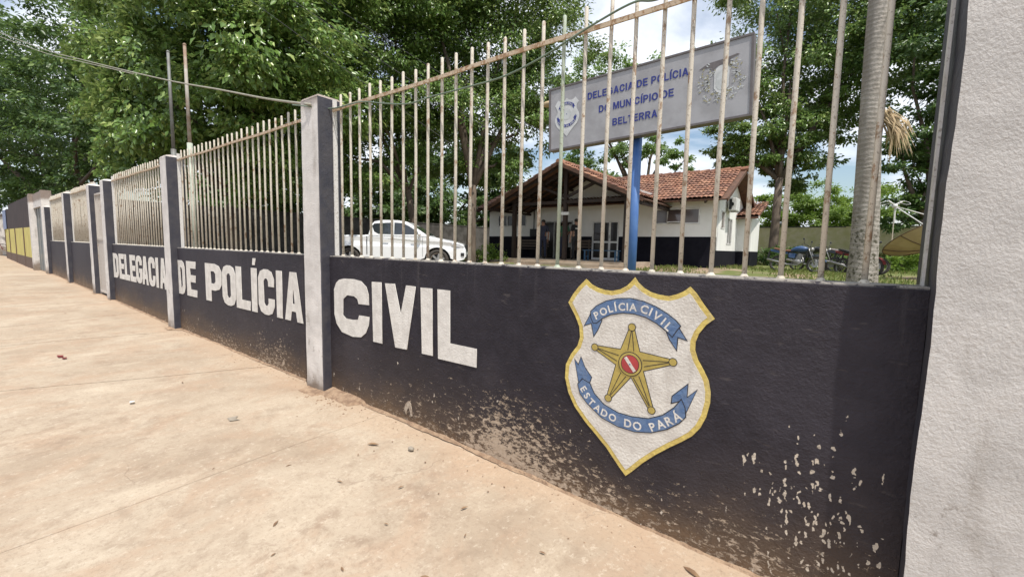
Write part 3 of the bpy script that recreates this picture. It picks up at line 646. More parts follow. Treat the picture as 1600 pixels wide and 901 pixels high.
def arc_text(txt, pts, size, up_sign):
    for i, ch in enumerate(txt):
        p = Vector(pts[i]); q0 = Vector(pts[max(i - 1, 0)]); q1 = Vector(pts[min(i + 1, len(pts) - 1)]); a = math.atan2((q1 - q0).y, (q1 - q0).x) * .9
        me = text_mesh(ch, size, .0006, .0012)
        xs_ = [v.co.x for v in me.vertices]; cx = (min(xs_) + max(xs_)) / 2
        Mx = onwall(2.0902) @ Matrix.Translation((p.x, p.y, 0)) @ Matrix.Rotation(a, 4, 'Z') @ Matrix.Translation((-cx, -size * .36, 0))
        place_flat('ribbon_letter', me, M['letter'], shield, Mx)
TXT = {'POLÍCIA': [(-1.013, 1.090), (-.975, 1.114), (-.936, 1.133), (-.906, 1.143), (-.874, 1.149), (-.844, 1.152), (-.814, 1.153)],
       'CIVIL': [(-.755, 1.149), (-.722, 1.140), (-.690, 1.122), (-.658, 1.100), (-.632, 1.077)], 'ESTADO': [(-1.072, .672), (-1.050, .640), (-1.022, .610), (-.985, .585), (-.944, .568), (-.897, .556)],
       'DO': [(-.812, .547), (-.762, .547)], 'PARÁ': [(-.684, .563), (-.645, .588), (-.606, .615), (-.570, .645)]}
for wd, sz_ in (('POLÍCIA', .054), ('CIVIL', .058), ('ESTADO', .054), ('DO', .058), ('PARÁ', .060)): arc_text(wd, TXT[wd], sz_, 1)
TIPS = [Vector(p) for p in ((-.815, 1.05), (-.603, .907), (-.694, .645), (-.927, .654), (-1.016, .915))]
INN = [Vector(p) for p in ((-.772, .925), (-.750, .836), (-.809, .795), (-.887, .842), (-.866, .922))]
CEN = Vector((-.815, .859)); star = []
for i in range(5):
    tdir = (TIPS[i] - CEN).normalized(); per = Vector((-tdir.y, tdir.x)) * .014
    star += [tuple(TIPS[i] + per), tuple(TIPS[i] - per), tuple(CEN + (INN[i] - CEN) * 1.12)]
place_flat('star_outline', flat_mesh([inset(star, .004) if False else [(CEN.x + (p[0] - CEN.x) * 1.0, p[1]) for p in star]], .0006), M['outline'], shield, onwall(2.0936))
def circ(c, r, n=20): return [(c[0] + r * math.cos(2 * math.pi * k / n), c[1] + r * math.sin(2 * math.pi * k / n)) for k in range(n)]
s_in = inset(star, .004 if sum(star[i][0] * star[(i + 1) % 15][1] - star[(i + 1) % 15][0] * star[i][1] for i in range(15)) != 0 else .004)
place_flat('star', flat_mesh([s_in], .0006), M['gold'], shield, onwall(2.0928))
for i in range(5):
    place_flat('tip_outline', flat_mesh([circ(TIPS[i], .021)], .0006), M['outline'], shield, onwall(2.0919))
    place_flat('tip_ball', flat_mesh([circ(TIPS[i], .0172)], .0006), M['gold'], shield, onwall(2.0911))
    d = (TIPS[i] - CEN); per = Vector((-d.y, d.x)).normalized()
    for k in (-1, 1):
        a = CEN + d.normalized() * .07 + per * .016 * k; b = CEN + d * .9 + per * .002 * k; e = (b - a).normalized(); pp = Vector((-e.y, e.x)) * .0017
        place_flat('facet_line', flat_mesh([[tuple(a + pp), tuple(a - pp), tuple(b - pp), tuple(b + pp)]], .0006), M['outline'], shield, onwall(2.0919))
for r, mt, y in ((.063, 'outline', 2.0905), (.059, 'gold', 2.0897), (.048, 'outline', 2.0889), (.045, 'red', 2.0881)):
    place_flat('centre_disc', flat_mesh([circ(CEN, r, 32)], .0006), M[mt], shield, onwall(y))
d = Vector((.62, -.78)); pp = Vector((-d.y, d.x)) * .0085
place_flat('disc_stripe', flat_mesh([[tuple(CEN - d * .042 + pp), tuple(CEN - d * .042 - pp), tuple(CEN + d * .043 - pp), tuple(CEN + d * .043 + pp)]], .0006), M['shieldwhite'], shield, onwall(2.0873))
place_flat('stripe_star', flat_mesh([circ(CEN, .004, 8)], .0006), M['blue'], shield, onwall(2.0865))

pa = [(-2.615, .165), (-2.60, .215), (-2.57, .245), (-2.54, .235), (-2.525, .19), (-2.515, .14), (-2.535, .13), (-2.55, .17), (-2.565, .195), (-2.58, .17), (-2.59, .13)]
place_flat('exposed_render_patch', flat_mesh([pa], .004), M['soilpatch'], w1, onwall(2.0965))
# right-hand gate pillar
t = thing('gate_pillar', (.7, 2.2, 0), 'broad rough white pillar with dark side, nearest the camera at the right', 'pillar')
mb = MB(); x0, x1, y0, y1, z0, z1 = .262, 1.3, 2.0, 2.46, -.3, 3.3
nx, nz = 26, 60; vs = []; rw = random.Random(3)
for j in range(nz + 1):
    for i in range(nx + 1):
        x = x0 + (x1 - x0) * i / nx; z = z0 + (z1 - z0) * j / nz
        vs.append((x + (.004 * math.sin(z * 7) + .003 * (rw.random() - .5) if i == 0 else 0), y0 + .004 * math.sin(x * 6 + z * 2.3) + (rw.random() - .5) * .003, z))
mb.add(vs, [(j * (nx + 1) + i, j * (nx + 1) + i + 1, (j + 1) * (nx + 1) + i + 1, (j + 1) * (nx + 1) + i) for j in range(nz) for i in range(nx)])
mb.build('front_face', M['pillar'], t, smooth=True, fixn=False)
mb = MB(); L0 = [vs[j * (nx + 1)] for j in range(nz + 1)]
mb.add(L0 + [(x0, y1, z0 + (z1 - z0) * j / nz) for j in range(nz + 1)], [(j, j + 1, nz + 2 + j, nz + 1 + j) for j in range(nz)])
mb.build('side_face', M['navy'], t, fixn=False)
mb = MB(); mb.add([(x0, y1, z0), (x1, y1, z0), (x1, y1, z1), (x0, y1, z1), (x1, y0, z0), (x1, y0, z1), (x0, y0, z1)], [(0, 1, 2, 3), (1, 4, 5, 2), (3, 2, 5, 6)]); mb.build('back_faces', M['render'], t)

# narrow pale gate between two posts
t = thing('pedestrian_gate', (-12.75, 2.15, zs(-12.7)), 'narrow pale metal gate in the gap left of the word DELEGACIA', 'gate')
for xx in (-13.285, -12.23): mb = MB(); mb.box(xx - .02, xx + .02, 2.1, 2.14, .2, 2.4); mb.build('jamb', M['palegate'], t)
mb = MB(); mb.box(-13.26, -12.25, 2.11, 2.125, .24, 1.40); mb.build('sheet', M['palegate'], t)
for zz in (.24, 1.40, 2.38): mb = MB(); mb.box(-13.26, -12.25, 2.095, 2.135, zz, zz + .04); mb.build('crossbar', M['palegate'], t)
for i in range(7): mb = MB(); mb.tube([(-13.13 + i * .125, 2.115, 1.43), (-13.13 + i * .125, 2.115, 2.39)], .011, 6); mb.build('bar', M['palegate'], t)
# portal with grey metal door
t = thing('door_portal', (-21.9, 2.1, zs(-21.9)), 'pale rendered portal with a grey metal door between fence and yellow wall', 'portal')
mb = MB(); mb.box(-20.6 - .25, -20.62, 2.0, 2.24, 0, 2.95); mb.box(-23.3, -22.9, 1.93, 2.24, 0, 2.95); mb.box(-22.898, -20.875, 2.02, 2.22, 2.45, 2.93); mb.build('frame_wall', M['render'], t)
d = MB(); d.box(-22.85, -21.0, 2.09, 2.13, .26, 2.44)
dd = d.build('door', M['gategrey'], t)
for a in (-22.8, -22.2, -21.6, -21.05): mb = MB(); mb.box(a - .03, a + .03, 2.07, 2.095, .28, 2.42); mb.build('door_stile', M['gategrey'], dd)
mb = MB(); mb.box(-21.2, -21.1, 2.04, 2.09, 1.25, 1.33); mb.build('handle', M['chrome'], dd)
# yellow and plum wall
t = thing('boundary_wall', (-29, 2.05, .25), 'yellow wall with dark plum top beyond the metal door', 'wall')
xs_ = [-23.3, -26.2, -29.5, -32.2, -34.5]
for a, b in zip(xs_[1:], xs_[:-1]):
    mb = MB(); mb.box(a + .06, b - .06, 2.0, 2.15, .66, 1.80); mb.build('yellow_panel', M['yellowwall'], t)
    mb = MB(); mb.box(a, b, 2.015, 2.15, 1.80, 2.95 if b > -30 else 2.75); mb.build('plum_panel', M['purplewall'], t)
    mb = MB(); mb.box(a - .06, a + .06, 1.975, 2.14, 0, 1.8); mb.build('pilaster', M['brownbase'], t)
mb = MB(); mb.box(-34.5, -23.3, 1.985, 2.16, 0, .66); mb.build('wall_base', M['brownbase'], t)
mb = MB(); mb.box(-34.9, -33.4, 1.97, 1.99, 1.8, 2.75)
tag(mb.build('notice_board', M['bluesign']), 'pale blue board hung on the far end of the plum wall', 'board')

# ------------------------------------------------------------------ perimeter walls of the yard
def plain_wall(a, b, z0, z1, mat, label, cap=True):
    a = Vector(a); b = Vector(b); t = thing('perimeter_wall', tuple(((a + b) / 2).to_3d() + Vector((0, 0, z0))), label, 'wall')
    n = max(1, int((b - a).length / 3))
    for i in range(n):
        p = a.lerp(b, i / n).to_3d(); q = a.lerp(b, (i + 1) / n).to_3d(); mb = MB(); mb.bar((p.x, p.y, (z0 + z1) / 2), (q.x, q.y, (z0 + z1) / 2), .15, z1 - z0); mb.build('wall_section', mat, t)
        mb = MB(); mb.box(p.x - .11, p.x + .11, p.y - .11, p.y + .11, z0, z1 + .04); mb.build('pier', mat, t)
    if cap: mb = MB(); mb.bar((a.x, a.y, z1 + .03), (b.x, b.y, z1 + .03), .2, .05); mb.build('coping', M['darkwall'], t)
plain_wall((-21.6, 2.4), (-21.6, 29.5), .4, 2.85, M['darkwall'], 'dark stained wall closing the yard behind the parked pickup')
plain_wall((-21.5, 29.6), (22, 31.5), .4, 2.95, M['mosswall'], 'low mossy olive wall behind the motorcycles')

# ------------------------------------------------------------------ house
HY = 17.71; HZ = .8
H = thing('house', (-9.5, 18, HZ), 'small white police house with black dado and clay tile gable roof', 'house')
def wall_holes(name, axis, c0, c1, u0, u1, z0, z1, holes, mat, par):
    "wall slab spanning c0..c1 in thickness; axis 'x' runs along X, 'y' along Y; holes (ua,ub,za,zb)"
    us = sorted({u0, u1, *[h[0] for h in holes], *[h[1] for h in holes]}); zz = sorted({z0, z1, *[h[2] for h in holes], *[h[3] for h in holes]})
    mb = MB()
    for a, b in zip(us[:-1], us[1:]):
        # vertical runs
        run = None; segs = []
        for c, d in zip(zz[:-1], zz[1:]):
            m_ = ((a + b) / 2, (c + d) / 2); hole = any(h[0] < m_[0] < h[1] and h[2] < m_[1] < h[3] for h in holes)
            if hole: run = None
            elif run is None: run = [c, d]; segs.append(run)
            else: run[1] = d
        for c, d in segs:
            if axis == 'x': mb.box(a, b, c0, c1, c, d)
            else: mb.box(c0, c1, a, b, c, d)
    return mb.build(name, mat, par)
FW = (-6.25, -4.40, 2.49, 3.12); LW = (-14.43, -12.58, 2.48, 3.10); DR = (-8.95, -7.69, .97, 2.67); DL = (-11.7, -9.95, .97, 2.72)
wall_holes('wall', 'x', HY, HY + .15, -15.0, -3.82, 1.485, 3.5, [FW, LW, (DR[0], DR[1], 1, DR[3]), (DL[0], DL[1], 1, DL[3])], M['housewall'], H)
wall_holes('dado', 'x', HY - .012, HY + .15, -15.0, -3.81, .55, 1.483, [(DR[0], DR[1], DR[2], 2), (DL[0], DL[1], DL[2], 2)], M['dado'], H)
EX = -3.82
EW = (18.55, 19.15, 2.35, 3.05); ED = (19.75, 20.65, 1.75, 2.85)
wall_holes('wall', 'y', EX - .15, EX, HY + .15, 23.1, 1.485, 3.5, [EW, ED], M['housewall'], H)
mb = MB(); mb.box(EX - .15, EX + .011, HY + .15, 23.1, .55, 1.483); mb.build('dado', M['dado'], H)
mb = MB(); mb.add([(EX, HY, 3.5), (EX, 23.1, 3.5), (EX, 20.4, 4.72), (EX - .15, HY, 3.5), (EX - .15, 23.1, 3.5), (EX - .15, 20.4, 4.72)], [(0, 1, 2), (3, 5, 4), (0, 2, 5, 3), (1, 4, 5, 2)]); mb.build('gable', M['housewall'], H)
mb = MB(); mb.box(-15.0, -14.85, HY + .15, 23.1, .55, 3.5); mb.box(-15, EX, 22.95, 23.1, .55, 3.5); mb.build('wall', M['housewall'], H)
# infill gable over the porch opening and inner ceiling
mb = MB(); mb.prism([(-12.4, 3.5), (-5.6, 3.5), (-8.95, 4.72)], HY, HY + .12); mb.build('porch_gable', M['housewall'], H)
mb = MB(); mb.box(-14.84, EX - .16, HY + .16, 22.9, 3.42, 3.46); mb.build('ceiling', M['interior'], H)
mb = MB(); mb.box(-14.84, EX - .16, HY + .16, 22.9, .9, .96); mb.build('floor', M['interior'], H)
mb = MB(); mb.box(-9.4, -9.3, HY + .16, 22.9, .96, 3.42); mb.box(-14.8, -4, 20.3, 20.4, .96, 3.42); mb.build('inner_wall', M['interior'], H)
def tile_slope(mb, p0, eu, ev, nu, nv, w=.215, l=.40):
    if nu > 1: nu = int(nu * w / .165); nv = int(nv * l / .30); w = .165; l = .30
    "barrel tiles; p0 top corner (ridge), eu along ridge, ev down slope"
    eu = Vector(eu).normalized(); ev = Vector(ev).normalized(); nn = eu.cross(ev); nn = nn if nn.z > 0 else -nn
    rr_ = random.Random(nu * 31 + nv)
    for i in range(nu):
        for j in range(nv):
            o = Vector(p0) + eu * (i * w) + ev * (j * l) + nn * (.012 * rr_.random()); du = (rr_.random() - .5) * .02
            vs = []
            for v, dz in ((0, 0), (l * 1.1, .035)):
                for k in range(6):
                    a = math.pi * k / 5
                    vs.append(o + eu * (w / 2 + du - math.cos(a) * w * .56) + ev * v + nn * (math.sin(a) * .055 + dz))
            mb.add(vs, [(k, k + 1, k + 7, k + 6) for k in range(5)])
def roof_plane(corners, mat, name, par, th=.05):
    c = [Vector(p) for p in corners]; n_ = (c[1] - c[0]).cross(c[2] - c[0]).normalized()
    if n_.z < 0: n_ = -n_
    mb = MB(); mb.add([p for p in c] + [p - n_ * th for p in c], [(0, 1, 2, 3), (7, 6, 5, 4), (0, 4, 5, 1), (1, 5, 6, 2), (2, 6, 7, 3), (3, 7, 4, 0)]); return mb.build(name, mat, par)
RZ, RY = 4.83, 20.4; sl_ = .445
# main roof, ridge along X
X0, X1 = -15.45, -3.38; EYF = 17.05; EYB = 23.75
ezf = RZ - (RY - EYF) * sl_; ezb = RZ - (EYB - RY) * sl_
roof_plane([(X0, RY, RZ), (X1, RY, RZ), (X1, EYF, ezf), (X0, EYF, ezf)], M['ceilwood'], 'roof_lining', H)
roof_plane([(X0, RY, RZ), (X1, RY, RZ), (X1, EYB, ezb), (X0, EYB, ezb)], M['ceilwood'], 'roof_lining', H)
mb = MB(); nv = int(math.hypot(RY - EYF, RZ - ezf) / .4) + 1
mb2 = MB()
tile_slope(mb, (X0, RY, RZ + .02), (1, 0, 0), (0, -1, -sl_), int((X1 - X0) / .215), 9, l=.405)
tile_slope(mb2, (X0, RY, RZ + .02), (1, 0, 0), (0, 1, -sl_), int((X1 - X0) / .215), 9, l=.405)
# porch gable roof, ridge along Y
PX, PZ, PY0, PY1 = -8.97, 4.74, 14.6, 19.9; PE = 3.48
for s in (-1, 1):
    roof_plane([(PX, PY0, PZ), (PX, PY1, PZ), (PX + s * PE, PY1, PZ - PE * sl_), (PX + s * PE, PY0, PZ - PE * sl_)], M['ceilwood'], 'porch_roof_lining', H)
    tile_slope(mb if s > 0 else mb2, (PX, PY0, PZ + .02), (0, 1, 0), (s, 0, -sl_), 12, 10, l=.382)
    if s > 0: pass
# further porch tiles reach the main slope only where they stand above it
def above_main(x, y): return RZ - (RY - y) * sl_
for s in (-1, 1):
    for i in range(12, 26):
        y = PY0 + i * .215; k = 0
        for j in range(10):
            z = PZ - j * .35 * sl_
            if z > above_main(0, y) + .0: k = j + 1
        if k: tile_slope(mb, (PX, y, PZ + .02), (0, 1, 0), (s, 0, -sl_), 1, k, l=.382)
tag(mb.build('roof_tiles', M['tile'], H, fixn=False, smooth=True), kind='stuff'); tag(mb2.build('roof_tiles', M['tile'], H, fixn=False, smooth=True), kind='stuff')
mb = MB()
for i in range(30): mb.tube([(X0 + i * .41, RY, RZ + .05), (X0 + i * .41 + .40, RY, RZ + .065)], [.10, .12], 8)
for i in range(13): mb.tube([(PX, PY0 + i * .41, PZ + .05), (PX, PY0 + i * .41 + .40, PZ + .065)], [.10, .12], 8)
tag(mb.build('ridge_tiles', M['tile'], H), kind='stuff')
# verge boards
for s in (-1, 1): mb = MB(); mb.bar((PX, PY0 - .02, PZ - .03), (PX + s * PE, PY0 - .02, PZ - .03 - PE * sl_), .04, .13); mb.build('barge_board', M['ceilwood'], H)
mb = MB(); mb.bar((X1 + .02, RY, RZ - .04), (X1 + .02, EYF, ezf - .04), .04, .12); mb.bar((X1 + .02, RY, RZ - .04), (X1 + .02, EYB, ezb - .04), .04, .12); mb.build('barge_board', M['ceilwood'], H)
for i in range(14):
    x = -4.1 - .86 * i
    if PX - 3.6 < x < PX + 3.6 : continue
    mb = MB(); mb.bar((x, EYF - .02, ezf - .09), (x, HY + .1, above_main(0, HY) - .09), .05, .09); mb.build('rafter', M['wood'], H)
for s in (-1, 1):
    for i in range(6):
        y = 14.75 + i * .55; mb = MB(); mb.bar((PX, y, PZ - .11), (PX + s * PE * .99, y, PZ - .11 - PE * sl_ * .99), .05, .09); mb.build('rafter', M['wood'], H)
for s in (-1, 1):
    for k in (.3, .6, .97): mb = MB(); mb.bar((PX + s * PE * k, PY0 + .05, PZ - PE * k * sl_ - .18), (PX + s * PE * k, 17.7, PZ - PE * k * sl_ - .18), .08, .1); mb.build('purlin', M['wood'], H)
# porch posts and truss
for px_ in (-11.55, PX, -6.39):
    mb = MB(); mb.box(px_ - .075, px_ + .075, 15.25, 15.4, .7, 3.30 if px_ != PX else 4.55); mb.build('porch_post', M['wood'], H)
mb = MB(); mb.box(-12.2, -5.75, 15.26, 15.39, 3.24, 3.36); mb.build('tie_beam', M['wood'], H)
for s in (-1, 1):
    mb = MB(); mb.bar((PX + s * .07, 15.325, 3.52), (PX + s * 1.25, 15.325, PZ - 1.25 * sl_ - .2), .1, .1, (0, 1, 0)); mb.build('strut', M['wood'], H)
    mb = MB(); mb.bar((PX + s * .05, 15.325, PZ - .22), (PX + s * 3.2, 15.325, PZ - .22 - 3.15 * sl_), .11, .13, (0, 1, 0)); mb.build('truss_rafter', M['wood'], H)
mb = MB(); mb.box(-12.1, -6.1, 15.0, HY - .015, .6, .965); mb.build('porch_slab', M['slab'], H)
mb = MB(); mb.box(-11.0, -6.1, 14.6, 14.998, .6, .88); mb.build('step', M['slab'], H)
# windows and doors
def window(par, x0, x1, z0, z1, panes, y=HY, mat='glassb', open_i=None):
    f = MB(); w = .06
    f.box(x0, x1, y - .02, y + .08, z0, z0 + w); f.box(x0, x1, y - .02, y + .08, z1 - w, z1)
    n = panes; dx = (x1 - x0) / n
    for i in range(n + 1):
        xx = x0 + i * dx; xx = min(max(xx, x0 + w / 2), x1 - w / 2); f.box(xx - w / 2, xx + w / 2, y - .02, y + .08, z0 + w, z1 - w)
    fr = f.build('window', M['frame'], par)
    for i in range(n):
        g = MB(); a = x0 + i * dx + w / 2 + .003; b = x0 + (i + 1) * dx - w / 2 - .003
        if i == open_i: g.bar(((a + b) / 2, y - .02, z1 - w), ((a + b) / 2, y - .16, z0 + w + .03), b - a, .012, (0, 1, 0)); 
        else: g.box(a, b, y + .02, y + .03, z0 + w, z1 - w)
        g.build('pane', M[mat], fr)
        if i == open_i: g = MB(); g.bar((a, y - .165, z0 + w + .03), (b, y - .165, z0 + w + .03), .05, .03); g.build('sash', M['frame'], fr)
    return fr
window(H, *FW[:2], *FW[2:], 3, open_i=1)
window(H, LW[0], LW[1], LW[2], LW[3], 3, mat='glass')
def door(par, x0, x1, z0, z1, mat='frame'):
    f = MB(); w = .06
    for xx in (x0 + w / 2, x1 - w / 2): f.box(xx - w / 2, xx + w / 2, HY - .02, HY + .09, z0, z1)
    f.box(x0 + w, x1 - w, HY - .02, HY + .09, z1 - w, z1)
    xm = x0 + (x1 - x0) * .66
    f.box(xm - .045, xm + .045, HY, HY + .07, z0, z1 - w)
    f.box(x0 + w, x1 - w, HY + .001, HY + .069, z0 + .75, z0 + .83); f.box(x0 + w, x1 - w, HY + .001, HY + .069, z0, z0 + .1); 
    f.box(xm + .045, x1 - w, HY + .001, HY + .069, z0 + .38, z0 + .43)
    d_ = f.build('door', M[mat], par)
    for a, b in ((x0 + w, xm - .045), (xm + .045, x1 - w)):
        for c, e in ((z0 + .1, z0 + .75), (z0 + .83, z1 - w)): g = MB(); g.box(a, b, HY + .03, HY + .04, c, e); g.build('pane', M['glass'], d_)
    g = MB(); g.box(xm - .02, xm + .02, HY - .03, HY, z0 + .95, z0 + 1.1); g.build('handle', M['chrome'], d_)
door(H, DR[0], DR[1], DR[2], DR[3])
f = MB()
for xx in (DL[0] + .03, -10.95, DL[1] - .03): f.box(xx - .03, xx + .03, HY - .02, HY + .09, .97, 2.72)
f.box(DL[0] + .06, DL[1] - .06, HY - .018, HY + .088, 2.66, 2.72); dl = f.build('door_frame', M['galv'], H)
g = MB(); g.box(DL[0] + .07, -11.0, HY + .02, HY + .04, 1.0, 2.65); g.build('pane', M['glass'], dl)
g = MB(); g.box(-11.45, -11.2, HY - .005, HY + .012, 1.8, 2.2); g.build('paper_notice', M['paper'], dl)
g = MB(); g.box(-10.35, -10.05, HY + .3, HY + .32, 1.5, 2.6); g.build('inner_poster', M['paper'], dl)
g = MB(); g.box(EX - .06, EX - .03, EW[0], EW[1], EW[2], EW[3]); e_ = MB()
for a, b, c, d_ in ((EW[0], EW[1], EW[2], EW[2] + .04), (EW[0], EW[1], EW[3] - .04, EW[3]), (EW[0], EW[0] + .04, EW[2], EW[3]), (EW[1] - .04, EW[1], EW[2], EW[3])): e_.box(EX - .08, EX + .015, a, b, c, d_)
ww = e_.build('window', M['frame'], H); g.build('pane', M['glassb'], ww)
g = MB(); g.box(EX - .06, EX - .03, ED[0], ED[1], ED[2], ED[3]); e_ = MB()
for a, b, c, d_ in ((ED[0], ED[1], ED[2], ED[2] + .04), (ED[0], ED[1], ED[3] - .04, ED[3]), (ED[0], ED[0] + .04, ED[2], ED[3]), (ED[1] - .04, ED[1], ED[2], ED[3]), (20.18, 20.22, ED[2], ED[3])): e_.box(EX - .08, EX + .015 + (.003 if c == ED[2] and d_ == ED[3] else 0), a, b, c, d_)
ww = e_.build('window', M['frame'], H); g.build('pane', M['glass'], ww)
mb = MB(); mb.box(EX, EX + .03, 17.9, 17.98, 1.5, 3.4); mb.build('downpipe', M['frame'], H)
# rear wing
mb = MB(); mb.box(EX, -3.25, 21.9, 24.2, 1.485, 3.0); mb.build('wall', M['housewall'], H)
mb = MB(); mb.box(EX, -3.24, 21.89, 24.2, .55, 1.483); mb.build('dado', M['dado'], H)
roof_plane([(-3.9, 21.4, 2.95), (-2.95, 21.4, 2.95), (-2.95, 24.4, 3.83), (-3.9, 24.4, 3.83)], M['ceilwood'], 'roof_lining', H)
mb = MB(); tile_slope(mb, (-3.95, 24.4, 3.87), (1, 0, 0), (0, -1, -.2936), 5, 8); tag(mb.build('roof_tiles', M['tile'], H, smooth=True, fixn=False), kind='stuff')
mb = MB(); mb.box(-2.94, -2.9, 21.4, 21.6, 2.9, 3.02); mb.build('gutter', M['frame'], H)
# air conditioner on the gable wall
t = thing('air_conditioner', (EX + .01, 19.4, 3.1), 'white outdoor air conditioning unit on the gable wall', 'air conditioner')
mb = MB(); mb.box(-3.74, -3.44, 19.2, 19.95, 3.1, 3.6); mb.build('casing', M['frame'], t, bevel=.02)
g = MB(); g.lathe([(.0, .0), (.08, .0), (.08, .02)], 12, Matrix.Translation((-3.6, 19.196, 3.35)) @ Matrix.Rotation(R(90), 4, 'X')); g.box(-3.70, -3.60, 19.185, 19.199, 3.15, 3.55); g.build('grille', M['blackp'], t)
mb = MB(); mb.bar((EX, 19.3, 3.08), (-3.44, 19.3, 3.08), .03, .03); mb.bar((EX, 19.8, 3.08), (-3.44, 19.8, 3.08), .03, .03); mb.build('bracket', M['galv'], t)
# small things on the house
t = thing('meter_box', (-12.1, HY, 2.1), 'black meter box with conduit on the porch wall', 'meter box')
mb = MB(); mb.box(-12.28, -11.92, HY - .15, HY - .003, 2.0, 2.36); mb.build('box', M['blackp'], t, bevel=.02)
mb = MB(); mb.tube([(-12.1, HY - .06, 2.36), (-12.1, HY - .06, 3.45)], .025, 8); mb.build('conduit', M['blackp'], t)
mb = MB(); mb.box(PX - .2, PX + .2, 15.22, 15.245, 2.78, 2.90)
tag(mb.build('name_plaque', M['paper']), 'small white plaque fixed to the middle porch post', 'plaque')
def lamp_bulb(x, y, z): pass

# ------------------------------------------------------------------ benches
def bench(name, x, y, z, L_, mat, label, back=False, rz=0):
    t = thing(name, (x, y, z), label, 'bench', rz=rz, local=True)
    for k in range(3): mb = MB(); mb.box(-L_ / 2, L_ / 2, -.19 + k * .135, -.19 + k * .135 + .115, .41, .44); mb.build('seat_slat', mat, t)
    for sx in (-1, 1):
        for sy in (-1, 1): mb = MB(); mb.box(sx * (L_ / 2 - .08) - .025, sx * (L_ / 2 - .08) + .025, sy * .15 - .025, sy * .15 + .025, 0, .41); mb.build('leg', mat, t)
        mb = MB(); mb.box(sx * (L_ / 2 - .08) - .02, sx * (L_ / 2 - .08) + .02, -.12, .12, .15, .19); mb.build('stretcher', mat, t)
    if back:
        for k in range(3): mb = MB(); mb.box(-L_ / 2, L_ / 2, .2, .225, .52 + k * .13, .61 + k * .13); mb.build('back_slat', mat, t)
        for sx in (-1, 1): mb = MB(); mb.box(sx * (L_ / 2 - .1) - .025, sx * (L_ / 2 - .1) + .025, .165, .2, .41, .9); mb.build('back_post', mat, t)
    return t
bench('blue_bench', -7.75, 16.2, .965, 1.5, M['bluebench'], 'low blue bench in front of the white glazed door')
bench('wooden_bench', -12.0, 17.35, .965, 1.7, M['benchwood'], 'dark wooden bench with a back under the meter box', True)
bench('wooden_bench', -9.35, 17.35, .965, .9, M['benchwood'], 'short dark wooden bench right of the open doorway', True)

